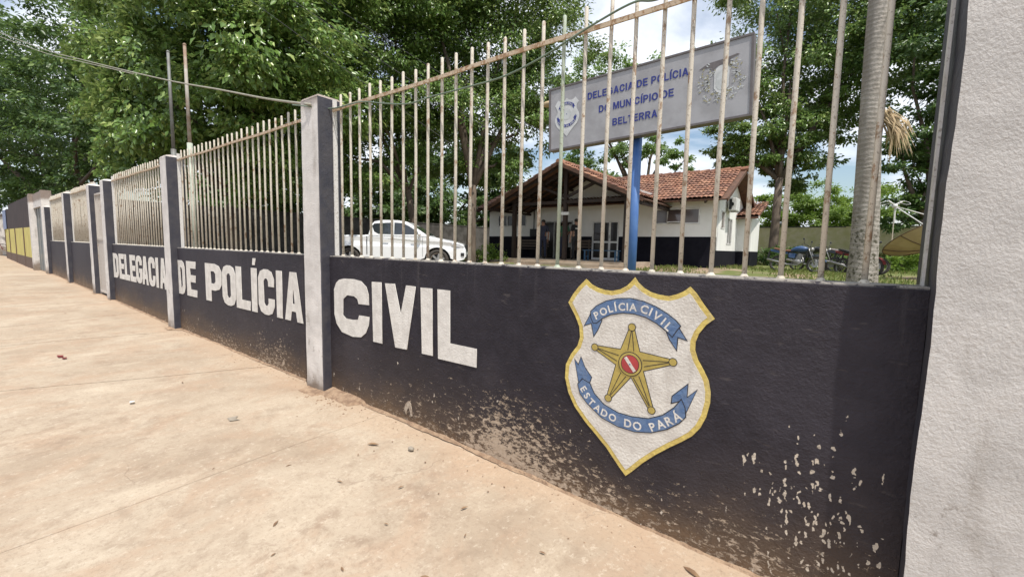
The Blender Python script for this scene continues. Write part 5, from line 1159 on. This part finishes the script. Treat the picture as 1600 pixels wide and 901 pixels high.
motorcycle((-.75, 19.0, .80), math.atan2(-.6, 1.2), M['tankblack'], M['seatblack'], 'dark motorcycle parked behind the blue one, only handlebar and mirrors showing')

# ------------------------------------------------------------------ satellite dish
t = thing('satellite_dish', (1.55, 16.1, .8), 'beige mesh satellite dish seen from below with white feed on struts', 'satellite dish')
DC = Vector((1.85, 16.3, 1.98)); ax = Vector((-.42, .32, .85)).normalized(); q = ax.to_track_quat('Z', 'Y').to_matrix().to_4x4(); DM = Matrix.Translation(DC) @ q
RD = 1.0; gores = 16
for g_ in range(gores):
    mb = MB(); n_ = 6; vs = []
    for i in range(n_ + 1):
        r = RD * (.06 + .94 * i / n_)
        for kx in range(3):
            a = 2 * math.pi * (g_ + kx / 2 * .985) / gores; vs.append(DM @ Vector((r * math.cos(a), r * math.sin(a), .34 * (r / RD) ** 2 - .34)))
    mb.add(vs, [(i * 3 + kx, i * 3 + kx + 1, (i + 1) * 3 + kx + 1, (i + 1) * 3 + kx) for i in range(n_) for kx in range(2)]); mb.build('panel', M['dish'], t, smooth=True, fixn=False)
mb = MB(); mb.torus((0, 0, 0), RD, .012, 40, 6, Matrix.Rotation(R(90), 4, 'X')); mb.v = [tuple(DM @ Vector(v)) for v in mb.v]; mb.build('rim', M['dishrim'], t)
for k in range(8):
    a = 2 * math.pi * k / 8; mb = MB(); mb.tube([DM @ Vector((RD * f_ * math.cos(a), RD * f_ * math.sin(a), .34 * f_ * f_ - .36)) for f_ in (.05, .35, .7, 1)], .012, 5); mb.build('rib', M['dishrim'], t)
FD = Vector((1.10, 16.0, 2.80))
for a in (150, 270, 30): mb = MB(); mb.tube([DM @ Vector((RD * math.cos(R(a)), RD * math.sin(R(a)), 0)), FD], .012, 6); mb.build('feed_strut', M['frame'], t)
mb = MB(); mb.tube([FD + Vector((0, 0, .02)), FD + Vector((.02, .02, -.45))], .02, 8); mb.build('feed_pipe', M['frame'], t)
mb = MB(); mb.lathe([(.0, -.05), (.06, -.05), (.06, .04), (.03, .06), (0, .06)], 12, Matrix.Translation(FD)); mb.build('feed_horn', M['frame'], t, smooth=True)
for s in (-1, 1):
    mb = MB(); mb.tube([FD + Vector((s * .02, s * .02, .05)), FD + Vector((s * .07, s * .04, .08)), FD + Vector((s * .15, s * .07, .12 if s > 0 else .15))], [.016, .02, .018], 10); mb.build('receiver', M['frame'], t, smooth=True)
    mb = MB(); c0 = FD + Vector((s * .15, s * .07, .12)); mb.tube([c0 + Vector((s * .10 * math.sin(x_), s * .05 * math.sin(x_), .0 + .05 * math.cos(x_ * 1.0) )) + Vector((s * .06 * (1 - math.cos(x_)), 0, -.03)) for x_ in [math.pi * 2 * i / 14 for i in range(15)]], .005, 5); mb.build('cable_loop', M['frame'], t)
mb = MB(); mb.tube([(1.95, 16.2, .7), (1.95, 16.2, 1.55)], .05, 10); mb.tube([(1.95, 16.2, 1.5), tuple(DM @ Vector((0, 0, -.36)))], .05, 8); mb.build('mast', M['dishrim'], t)

# ------------------------------------------------------------------ poles and cables
def flagpole(x, y, z1, label, m1, m2):
    t = thing('flagpole', (x, y, .62), label, 'pole', 'two bare steel poles behind the fence')
    mb = MB(); mb.tube([(x, y, .45), (x, y, 3.3)], .048, 10); mb.build('base_tube', m2, t, smooth=True)
    mb = MB(); mb.tube([(x, y, 3.3), (x - .03, y, z1)], [.033, .027], 8); mb.build('upper_tube', m1, t, smooth=True)
    mb = MB(); mb.ball((x - .03, y, z1 + .02), .032, 8, 6); mb.build('finial', m1, t)
flagpole(-11.1, 3.0, 5.2, 'grey steel pole, left of the two bare poles', M['polegrey'], M['polegrey'])
flagpole(-10.13, 3.0, 5.09, 'rusty steel pole with thick pale base, right of the two bare poles', M['rustpole'], M['polebase'])
def cable(name, pts, r, mat, label, sub=8, sag=0):
    P_ = [Vector(p) for p in pts]; out = []
    for i in range(len(P_) - 1):
        p0 = P_[max(i - 1, 0)]; p1 = P_[i]; p2 = P_[i + 1]; p3 = P_[min(i + 2, len(P_) - 1)]
        for k in range(sub):
            u = k / sub; q = .5 * ((2 * p1) + (-p0 + p2) * u + (2 * p0 - 5 * p1 + 4 * p2 - p3) * u * u + (-p0 + 3 * p1 - 3 * p2 + p3) * u ** 3)
            out.append(q - Vector((0, 0, sag * 4 * u * (1 - u))) if len(P_) == 2 else q)
    out.append(P_[-1]); mb = MB(); mb.tube(out, r, 6); return tag(mb.build(name, mat, smooth=True), label, 'cable')
cable('overhead_cable', [(-26.64, .94, 9.43), (-23.08, 1.45, 8.28), (-18.4, 2.1, 6.73), (-15.1, 2.4, 5.77), (-11.4, 2.5, 4.72), (-9.0, 2.5, 4.05), (-7.0, 2.45, 3.52), (-5.3, 2.3, 3.05), (-3.75, 2.0, 2.63)], .012, M['cablegrey'], 'thicker grey cable sagging from upper left down to the near post', 10)
cable('overhead_cable', [(-26.64, .94, 9.2), (-23.0, 1.45, 8.12), (-18.4, 2.1, 6.64), (-15.1, 2.4, 5.72), (-11.4, 2.5, 4.69)], .010, M['cablegrey'], 'second strand running just under the sagging grey cable', 10)
cable('green_cable', [(-4.05, 1.995, 2.68), (-3.8, 2.0, 2.625), (-3.62, 2.13, 2.61), (-3.2, 2.13, 2.59), (-2.9, 2.13, 2.525), (-2.6, 2.13, 2.47), (-2.36, 2.13, 2.474), (-2.01, 2.13, 2.47), (-1.705, 2.13, 2.473), (-1.445, 2.13, 2.517), (-1.283, 2.135, 2.565), (-1.1, 2.135, 2.615), (-.9, 2.13, 2.65), (-.764, 2.135, 2.63), (-.4, 2.13, 2.66), (.2, 2.13, 2.66)], .0055, M['cable'], 'green cable drooping along the near top rail')
cable('overhead_wire', [(-14, 2.6, 9.2), (-10.1, 4.3, 6.36), (-8.6, 5.3, 5.11), (-6.5, 6.8, 3.4)], .006, M['cabledark'], 'leftmost of the thin dark wires crossing the trees')
cable('overhead_wire', [(-13, 3.4, 8.9), (-9.5, 4.7, 6.48), (-6.8, 5.5, 4.6), (-5, 6.2, 3.4)], .006, M['cabledark'], 'middle of the thin dark wires crossing the trees')
cable('overhead_wire', [(-15.5, 6.7, 10.4), (-12.0, 6.8, 8.18), (-6.1, 7.2, 4.44), (-4, 7.3, 3.3)], .006, M['cabledark'], 'rightmost of the thin dark wires crossing the trees')

# ------------------------------------------------------------------ far end of the street
t = thing('far_house', (-50, 7, .7), 'pale rendered house with light roof at the far end of the street', 'house')
mb = MB(); mb.box(-54, -46, 3.5, 11, .2, 3.4); mb.build('wall', M['render'], t)
mb = MB(); mb.add([(-54.6, 3, 3.4), (-45.4, 3, 3.4), (-45.4, 11.5, 3.4), (-54.6, 11.5, 3.4), (-54.6, 7.2, 5.0), (-45.4, 7.2, 5.0)], [(0, 1, 5, 4), (2, 3, 4, 5), (1, 2, 5), (3, 0, 4), (0, 3, 2, 1)]); mb.build('roof', M['signwhite'], t)
for a in (4.6, 8.4): mb = MB(); mb.box(-46.02, -45.98, a, a + 1.2, 1.5, 2.6); mb.build('window', M['glass'], t)
t = thing('street_pillar', (-41.5, 2.1, .3), 'pale pinkish gate pillar at the far left edge', 'pillar')
mb = MB(); mb.box(-41.9, -41.2, 1.9, 2.5, .2, 2.7); mb.build('shaft', M['render'], t); mb = MB(); mb.box(-42.0, -41.1, 1.8, 2.6, 2.7, 2.8); mb.build('cap', M['concrete'], t)
t = thing('bicycle', (-38.2, 1.55, zs(-38)), 'bicycle leaning at the far left end of the pavement', 'bicycle', rz=R(100), local=True)
for x in (-.52, .52):
    mb = MB(); mb.torus((x, 0, .34), .32, .02, 28, 6); wq = mb.build('wheel', M['rubber'], t); mb = MB()
    for k in range(12): a = 2 * math.pi * k / 12; mb.tube([(x, 0, .34), (x + .31 * math.cos(a), 0, .34 + .31 * math.sin(a))], .003, 4)
    mb.build('spokes', M['chrome'], wq)
mb = MB()
for a, b in (((-.52, 0, .34), (-.15, 0, .75)), ((-.52, 0, .34), (-.08, 0, .3)), ((-.08, 0, .3), (-.2, 0, .82)), ((-.08, 0, .3), (.38, 0, .75)), ((-.18, 0, .76), (.36, 0, .8)), ((.52, 0, .34), (.36, 0, .9))): mb.tube([a, b], .016, 6)
mb.build('frame', M['tankred'], t); mb = MB(); mb.tube([(.3, -.26, .98), (.36, 0, .92), (.3, .26, .98)], .012, 6); mb.build('handlebar', M['chrome'], t); mb = MB(); mb.ball((-.22, 0, .86), (.13, .07, .03), 10, 6); mb.build('saddle', M['seatblack'], t)

# ------------------------------------------------------------------ vegetation
RG = np.random.default_rng(11)
def leaf_object(name, P_, A_, NN, S_, mat, parent=None, wr=.42):
    "one diamond leaf folded on its midrib per row; P base, A axis, NN normal, S length"
    n = len(P_); side = np.cross(A_, NN); side /= np.linalg.norm(side, axis=1)[:, None] + 1e-9; nn = np.cross(side, A_)
    S = S_[:, None]; tip = P_ + A_ * S; mid = P_ + A_ * S * .45
    l = mid + side * S * wr * .62 + nn * S * .10; r = mid - side * S * wr * .62 + nn * S * .10; tip = tip - nn * S * .12
    org = np.array(parent.get('_org', (0, 0, 0))) if parent else np.zeros(3)
    co = np.stack([P_, r, tip, l], 1).reshape(-1, 3) - org
    base = (np.arange(n) * 4)[:, None]; tri = np.concatenate([base + [0, 1, 2], base + [0, 2, 3]], 1).reshape(-1)
    me = bpy.data.meshes.new(name); me.vertices.add(n * 4); me.vertices.foreach_set('co', co.ravel().astype(np.float32))
    me.loops.add(n * 6); me.loops.foreach_set('vertex_index', tri.astype(np.int32)); me.polygons.add(n * 2); me.polygons.foreach_set('loop_start', (np.arange(n * 2) * 3).astype(np.int32))
    me.update(calc_edges=True); me.validate(); me.materials.append(mat)
    o = bpy.data.objects.new(name, me); COL.objects.link(o)
    if parent: o.parent = parent; o['_org'] = tuple(org)
    return o
def unit(v): return v / (np.linalg.norm(v, axis=1)[:, None] + 1e-9)
def crown_leaves(lobes, nleaf, size, droop=.5, clump=55, flat=.42, keep=None):
    Cs = []; Os = []; Rr = []
    tot = sum(l[3] ** 2 for l in lobes)
    for (cx, cy, cz, r) in lobes:
        m = max(4, int(nleaf / clump * r * r / tot))
        d = unit(RG.normal(size=(m, 3))); rad = r * np.where(RG.random(m) < .72, RG.uniform(.78, 1.08, m), RG.uniform(.25, .8, m))
        nb = max(5, int(4.2 * r * r)); bd = unit(RG.normal(size=(nb, 3))); bc = bd * (r * RG.uniform(.78, 1.05, nb))[:, None]
        inner = RG.random(m) < .24; pick = RG.integers(0, nb, m); br = min(.55, .3 * r)
        q = bc[pick] + RG.normal(size=(m, 3)) * br * .5 * np.array([1, 1, .6]) + bd[pick] * .1
        q = np.where(inner[:, None], d * (r * RG.uniform(.15, .7, m))[:, None], q); d = np.where(inner[:, None], d, bd[pick])
        c = np.array([cx, cy, cz]) + q * np.array([1, 1, .85]); Cs.append(c); Os.append(d); Rr.append(np.full(m, r))
    C_ = np.concatenate(Cs); O_ = np.concatenate(Os); R_ = np.concatenate(Rr)
    k = len(C_); cr_ = np.repeat(C_, clump, 0); o_ = np.repeat(O_, clump, 0); n = len(cr_)
    rc = np.repeat(RG.uniform(.10, .19, k) * np.clip(R_, 1.2, 3.4) * .62, clump)
    off = RG.normal(size=(n, 3)) * rc[:, None] * np.array([1, 1, flat]); P_ = cr_ + off
    A_ = unit(off * .8 / (rc[:, None] + 1e-6) + o_ * .7 + RG.normal(size=(n, 3)) * .6 + np.array([0, 0, -droop]))
    NN = unit(np.array([0, 0, .6]) + o_ * 1.0 + off / (rc[:, None] + 1e-6) * .35 + RG.normal(size=(n, 3)) * .35)
    S_ = size * RG.uniform(.65, 1.25, n); 
    if keep is not None: m = keep(P_); P_, A_, NN, S_ = P_[m], A_[m], NN[m], S_[m]
    return P_, A_, NN, S_, C_
def tree(name, base, lobes, nleaf, size, leafm, label, cat='tree', tr=.22, stems=None, droop=.5, clump=55, barkm='bark', nbr=26, group=None, keep=None):
    t = thing(name, base, label, cat, group)
    P_, A_, NN, S_, C_ = crown_leaves(lobes, nleaf, size, droop, clump, keep=keep)
    leaf_object('crown', P_, A_, NN, S_, L[leafm], t)
    rr_ = random.Random(int(abs(base[0] * 100))); b = Vector(base)
    lc = [Vector(l[:3]) for l in lobes]; cen = sum(lc, Vector()) / len(lc); zmin = min(l[2] - l[3] for l in lobes)
    fork = Vector((b.x + (cen.x - b.x) * .15, b.y + (cen.y - b.y) * .15, max(b.z + 1.2, min(zmin + .5, b.z + (4.6 if name == 'shade_tree' and b.x > -4 else 3.2)))))
    mb = MB(); wob = lambda s: Vector((rr_.uniform(-s, s), rr_.uniform(-s, s), 0))
    mb.tube([b - Vector((0, 0, .2)), b + Vector((0, 0, .25)), b.lerp(fork, .5) + wob(.12), fork], [tr * 1.5, tr * 1.05, tr * .9, tr * .8], 10); mb.build('trunk', M[barkm], t, smooth=True)
    mb = MB()
    for l in lobes:
        e = Vector(l[:3]); m1 = fork.lerp(e, .45) + wob(.5) + Vector((0, 0, .3)); m2 = fork.lerp(e, .75) + wob(.35)
        mb.tube([fork - Vector((0, 0, .15)), m1, m2, e], [tr * .55, tr * .38, tr * .24, tr * .12], 6)
        for q in range(max(2, nbr // len(lobes))):
            k = rr_.randrange(len(C_)); c = Vector(C_[k])
            if (c - e).length < l[3] * 1.2:
                s_ = m1.lerp(e, rr_.random()); mb.tube([s_, s_.lerp(c, .5) + wob(.25), c], [tr * .16, tr * .1, tr * .03], 5)
    mb.build('branches', M[barkm], t, smooth=True)
    return t
T1 = [(-15.48, 3.98, 6.31, 2.5), (-18.37, 3.3, 5.5, 2.3), (-13.55, 5.53, 7.07, 2.6), (-13.32, 6.82, 5.85, 2.2), (-16.55, 5.49, 4.9, 1.8), (-16.69, 3.4, 9.12, 3), (-15.05, 6.06, 10.42, 3.2), (-19.48, 4.6, 4.6, 1.6), (-16.46, 6.8, 4.49, 1.8), (-21.5, 3.4, 7.8, 2.2)]
offstreet = lambda P_: (P_[:, 1] > 3.15)
tree('shade_tree', (-17.3, 6.4, .62), T1, 112000, .182, 'near', 'dense dark glossy-leaved tree behind the two bare poles', tr=.2, droop=.7, clump=42, keep=offstreet)
T0 = [(-42.77, 3.73, 8.47, 4.5), (-37.83, 5.32, 11.49, 5), (-47.48, 3.11, 12.04, 4.5), (-37.14, 5.24, 6.3, 3), (-44.89, 4.34, 5.89, 2.3), (-49.41, 1.33, 9.32, 4.5), (-36, 6.2, 15.5, 3.2), (-30, 4.8, 7.6, 2.6), (-28.5, 5.5, 10.5, 2.6), (-40, 4.8, 4.4, 2.0), (-46, 3.4, 4.3, 2.2), (-34, 5.4, 5.4, 1.8), (-53, 2, 5.2, 3), (-27, 5, 5.6, 1.8)]
tree('shade_tree', (-39.5, 5.2, .6), T0, 80000, .235, 'dark', 'large dark tree over the yellow wall at the far left', tr=.3, clump=45)
T2 = [(-14.96, 12.6, 9.5, 3.2), (-12.94, 14.02, 10.89, 3.2), (-10.9, 15.45, 9.35, 2.4), (-13.06, 13.44, 6.89, 2.6), (-11.1, 15.2, 6.9, 1.9), (-15.07, 12.74, 13.77, 3.5), (-11.5, 15.45, 13.07, 2.8), (-11.7, 14.3, 5.0, 1.3)]
tree('shade_tree', (-11.9, 12.9, .68), T2, 125000, .148, 'mid', 'tall leafy tree rising behind the front of the white pickup', tr=.2, clump=48)
T2b = [(-15.31, 9.6, 7.6, 2.5), (-15.09, 11.14, 11.05, 2.8), (-16.3, 9.9, 5.3, 2.0), (-15.4, 12.2, 5.4, 2.0), (-16.58, 8.85, 11.84, 3)]
tree('shade_tree', (-14.9, 12.6, .66), T2b, 80000, .155, 'near', 'dark leafy tree behind the cab of the white pickup', tr=.17, clump=45)
T3 = [(-14.26, 33.7, 15.29, 2.1), (-16.19, 31.78, 11.45, 2.2), (-11.92, 35.27, 13.59, 1.7), (-14.41, 32.86, 9.24, 1.5), (-12.02, 34.71, 9.55, 1.4), (-17.42, 31.21, 14.44, 2.1), (-16.97, 31.3, 8.41, 1.5), (-10.2, 35.5, 8.6, .9)]
tree('slender_tree', (-12.4, 33.6, .8), T3, 19000, .26, 'far', 'light green airy tree behind the house, seen around the sign', tr=.26, clump=36)
T5 = [(-2.69, 29.63, 13.37, 3.7), (-4.72, 27.99, 11.19, 2.5), (-.26, 31.23, 11.3, 3.1), (-3.43, 28.43, 8.21, 2.3), (-5.37, 26.89, 7.63, 1.3), (-1.17, 30.17, 8.45, 2.0), (.66, 32.27, 14.17, 3), (-3.04, 29.92, 17.99, 4.0), (-4.9, 27.3, 6.5, 1.5), (-2.2, 29.2, 6.5, 1.6), (-3.6, 27.6, 6.6, 1.2)]
tree('shade_tree', (-2.9, 26.8, .8), T5, 84000, .205, 'mid', 'big spreading tree behind the right end of the house', tr=.23, clump=42)
T6 = [(2.02, 27.93, 11.5, 2.3), (3.38, 28.47, 8.57, 2.1), (1.9, 26.98, 6.3, 1.6), (2.95, 27.68, 4.7, 1.6), (2.1, 26.86, 3.05, 1.1), (3.47, 29.36, 14.21, 2.8), (5.8, 29, 9, 3)]
tree('shade_tree', (3.4, 27.6, .8), T6, 30000, .22, 'dark', 'dark loose-branched tree right of the palm trunk', tr=.24, clump=40)
T9 = [(-2.02, 46.84, 5.47, 2.4), (-3.71, 45.38, 4.01, 1.7), (-.12, 48.12, 4.11, 1.9), (1.33, 49.42, 5.6, 1.9), (-5.82, 43.91, 5.08, 1.6)]
tree('mango_tree', (-1.7, 46.6, .8), T9, 26000, .24, 'bright', 'bright green rounded tree beyond the mossy wall', tr=.3, clump=40)
B1 = [(-28, 9.5, 4.2, 2.6), (-27.5, 13, 6.5, 2.6), (-30.88, 14.73, 4.05, 2.6), (-28.76, 18.86, 4.1, 2.8), (-31.5, 11.76, 4.21, 2.4), (-31.23, 17.3, 6.64, 2.5)]
tree('shade_tree', (-30.5, 15.5, .7), B1, 26000, .32, 'dark', 'dark tree beyond the yard wall left of the pickup', tr=.2, clump=36)
B2 = [(-23.6, 28, 7.4, 2.8), (-20.5, 30.5, 5.2, 2.2), (-26, 25.5, 9.5, 2.8), (-25.2, 19.5, 4.6, 2.4), (-25.71, 23.69, 4.14, 2.8), (-23.9, 27.64, 3.86, 2.2), (-27.51, 22.63, 6.61, 2.6)]
tree('shade_tree', (-25.8, 24, .7), B2, 36000, .32, 'dark', 'dark tree beyond the yard wall behind the pickup bonnet', tr=.2, clump=36)
B3 = [(-20, 38, 6, 4), (-24, 36, 5, 3.5), (-14, 40, 4.5, 3), (-9, 42, 5, 3.2), (-29, 31, 5, 3.5)]
tree('far_tree', (-18, 39, .8), B3, 16000, .3, 'mid', 'far mid green tree low behind the left of the house', tr=.3, clump=36)
B4 = [(4.5, 40, 4.5, 3), (8, 41, 6, 4), (14, 38, 7, 4)]
tree('far_tree', (8, 41, .8), B4, 13000, .28, 'bright', 'light green tree far behind the satellite dish', tr=.3, clump=36)
# bushes
def bush(base, lobes, n, size, lm, label):
    t = thing('bush', base, label, 'bush'); P_, A_, NN, S_, C_ = crown_leaves(lobes, n, size, -.3, 30); m = P_[:, 2] > base[2] - .02
    leaf_object('foliage', P_[m], A_[m], NN[m], S_[m], L[lm], t); mb = MB(); rr_ = random.Random(5)
    for k in range(0, len(C_), max(1, len(C_) // 14)): c = Vector(C_[k]); mb.tube([(base[0] + rr_.uniform(-.2, .2), base[1] + rr_.uniform(-.2, .2), base[2] - .05), c], [.02, .008], 5)
    mb.build('stems', M['bark'], t)
bush((-12.6, 14.6, .74), [(-12.7, 14.6, 1.1, .45), (-12.3, 14.8, 1.05, .4), (-13.1, 14.5, 1.0, .4)], 2600, .09, 'bright', 'small yellowish green bush in front of the pickup')
bush((-3.1, 25.2, .8), [(-3.2, 25.2, 1.25, .75), (-2.4, 25.4, 1.2, .6), (-3.9, 25.0, 1.2, .7), (-1.8, 25.8, 1.1, .5)], 6000, .13, 'dark', 'dark low bush around the foot of the big tree by the house')
bush((-.2, 23.5, .8), [(-.4, 23.5, 1.1, .45), (.3, 23.8, 1.1, .45), (-1.0, 23.6, 1.0, .4)], 2600, .12, 'mid', 'leafy weeds behind the handlebars of the blue motorcycle')
bush((2.6, 22.5, .8), [(2.3, 22.5, 1.2, .6), (3.1, 22.6, 1.3, .7), (1.8, 22.4, 1.0, .4)], 4200, .13, 'bright', 'light green bush behind and below the satellite dish')
# palm
t = thing('palm_tree', (.09, 9.0, .62), 'tall ringed palm trunk standing behind the railing at the right', 'palm tree')
pts = []; rad = []
for i in range(34):
    z = .45 + i * .24; pts.append((.285 - .024 * (z - 1.3) + .015 * math.sin(z * 1.1), 9.0, z)); rad.append(.25 - .055 * min(1, z / 1.4) - .055 * min(1, max(0, z - 1.2) / 2.6) - .02 * max(0, z - 4) / 4)
mb = MB(); mb.tube(pts, rad, 18); mb.build('trunk', M['palmbark'], t, smooth=True)
# crown of fronds above the frame
top = Vector(pts[-1])
for k in range(13):
    a = 2 * math.pi * k / 13 + .2; d = Vector((math.cos(a), math.sin(a), 0)); mb = MB(); pp_ = []
    for i in range(9): u = i / 8; pp_.append(top + d * (2.9 * u) + Vector((0, 0, .9 * math.sin(u * 2.2) * 1.3 - 1.4 * u * u)))
    mb.tube(pp_, [.035 - .004 * i for i in range(9)][:9], 5); per = Vector((-d.y, d.x, 0))
    for i in range(1, 9):
        for s in (-1, 1):
            for q in (0, .33, .66):
                if i + q > 8: continue
                c = pp_[i].lerp(pp_[min(i + 1, 8)], q); e = c + per * s * .5 + d * .25 + Vector((0, 0, -.28)); w_ = d * .025; mb.add([c - w_, c + w_, e], [(0, 1, 2)])
    mb.build('frond', L['mid'], t, fixn=False)
mb = MB(); rw = random.Random(5); s0 = Vector((.38, 9.0, 3.62))
for k in range(70):
    d = Vector((rw.uniform(.05, .38), rw.uniform(-.1, .15), -rw.uniform(.35, .72))); p = s0 + Vector((rw.uniform(-.03, .06), rw.uniform(-.05, .05), rw.uniform(-.1, .12))); w_ = Vector((.008, .004, 0)); m_ = p + d * .55 + Vector((.05, 0, .03))
    mb.add([p - w_, p + w_, m_ + w_, m_ - w_, p + d], [(0, 1, 2, 3), (3, 2, 4)])
tag(mb.build('dry_frond', M['drypalm'], t, fixn=False), 'dry straw-coloured hanging frond')
# grass
n = 26000; gx_ = RG.uniform(-5.5, 5, n); gy_ = RG.uniform(7, 28, n)
mask = (np.sin(gx_ * 1.3 + 2) + np.sin(gy_ * .9 + gx_) + RG.normal(0, .6, n)) > -.1
gx_, gy_ = gx_[mask], gy_[mask]; n = len(gx_); gz = np.array([zy(a, b) for a, b in zip(gx_, gy_)])
P_ = np.stack([gx_, gy_, gz - .01], 1); A_ = unit(np.stack([RG.normal(0, .35, n), RG.normal(0, .35, n), np.ones(n)], 1)); NN = unit(np.stack([RG.normal(0, 1, n), RG.normal(0, 1, n), np.full(n, .2)], 1))
g = leaf_object('grass', P_, A_, NN, RG.uniform(.05, .15, n), L['grass'], wr=.22); tag(g, 'short green grass under the motorcycles and by the wall', 'grass', kind='stuff')
n = 9000; gx_ = RG.uniform(-3, 8, n); gy_ = RG.uniform(28.3, 29.6, n); P_ = np.stack([gx_, gy_, np.full(n, .78)], 1); A_ = unit(np.stack([RG.normal(0, .3, n), RG.normal(0, .3, n), np.ones(n)], 1)); NN = unit(RG.normal(size=(n, 3)))
g = leaf_object('tall_grass', P_, A_, NN, RG.uniform(.3, .9, n), L['grass'], wr=.12); tag(g, 'tall yellowing grass along the mossy wall', 'grass', kind='stuff')

# ------------------------------------------------------------------ litter on the pavement
def dead_leaf(x, y, s, a, k):
    mb = MB(); z = zs(x) + .006; m3 = Matrix.Rotation(a, 3, 'Z'); c = [(-1, 0, .0), (-.5, .22, .12), (0, .3, .16), (.5, .2, .1), (1, 0, .05), (.5, -.2, .12), (0, -.28, .18), (-.5, -.22, .1), (0, 0, .02)]
    mb.add([m3 @ Vector((p[0] * s, p[1] * s, p[2] * s)) + Vector((x, y, z)) for p in c], [(8, i, (i + 1) % 8) for i in range(8)])
    o = mb.build('fallen_leaf', M['deadleaf'], fixn=False); return tag(o, 'small curled brown dead leaf lying loose on the sandy pavement', 'leaf', 'dead leaves scattered on the pavement')
rw = random.Random(21)
for x, y in [(-8.6, 1.1), (-7.7, 1.2), (-5.2, 1.75), (-4.9, 1.3), (-2.6, 1.2), (-2.9, .9), (-2.2, 1.3), (-1.9, 1.5), (-1.7, 1.25), (-1.5, 1.6), (-1.3, 1.15), (-1.35, 1.45), (-1.1, 1.3), (-2.1, .9), (-1.9, .8), (-2.4, 1.55), (-1.0, 1.6), (-1.6, .95), (-3.3, 1.6), (-10.5, 1.2)]:
    dead_leaf(x, y, .012 + .012 * rw.random(), rw.random() * 6, 0)
dead_leaf(-.42, 1.93, .05, -.4, 1)['label'] = 'largest dead leaf, long and curled at the wall foot near the right pillar'
mb = MB(); mb.add([(-6.98, .70, zs(-7) + .012), (-6.86, .70, zs(-7) + .012), (-6.84, .735, zs(-7) + .012), (-6.93, .75, zs(-7) + .014)], [(0, 1, 2, 3)]); mb.add([(-6.80, .72, zs(-7) + .012), (-6.73, .72, zs(-7) + .012), (-6.73, .75, zs(-7) + .012), (-6.79, .76, zs(-7) + .014)], [(0, 1, 2, 3)])
tag(mb.build('red_wrapper', M['tankred'], fixn=False), 'crushed dark red scrap lying on the pavement at the left', 'litter')
mb = MB(); mb.add([(-3.66, 1.24, zs(-3.6) + .010), (-3.58, 1.23, zs(-3.6) + .010), (-3.55, 1.29, zs(-3.6) + .011), (-3.60, 1.275, zs(-3.6) + .010), (-3.64, 1.31, zs(-3.6) + .012)], [(0, 1, 2, 3, 4)])
tag(mb.build('grey_scrap', M['scrap'], fixn=False), 'flat torn grey scrap in the middle of the pavement', 'litter')
mb = MB(); mb.add([(-4.62, .86, zs(-4.6) + .012), (-4.57, .85, zs(-4.6) + .012), (-4.56, .88, zs(-4.6) + .02), (-4.61, .89, zs(-4.6) + .012)], [(0, 1, 2, 3)])
tag(mb.build('paper_scrap', M['paper'], fixn=False), 'tiny white paper scrap on the pavement, left of the grey scrap', 'litter')

mb = MB(); mb.ball((-2.2, 1.82, zs(-2.2) + .01), (.026, .018, .014), 7, 5); tag(mb.build('stone', M['scrap']), 'small grey stone chip on the pavement below the letter L', 'stone')
dead_leaf(-2.45, 1.70, .045, .5, 1)['label'] = 'flat reddish brown leaf lying left of the small grey stone chip'
for o in bpy.data.objects:
    if '_org' in o: del o['_org']
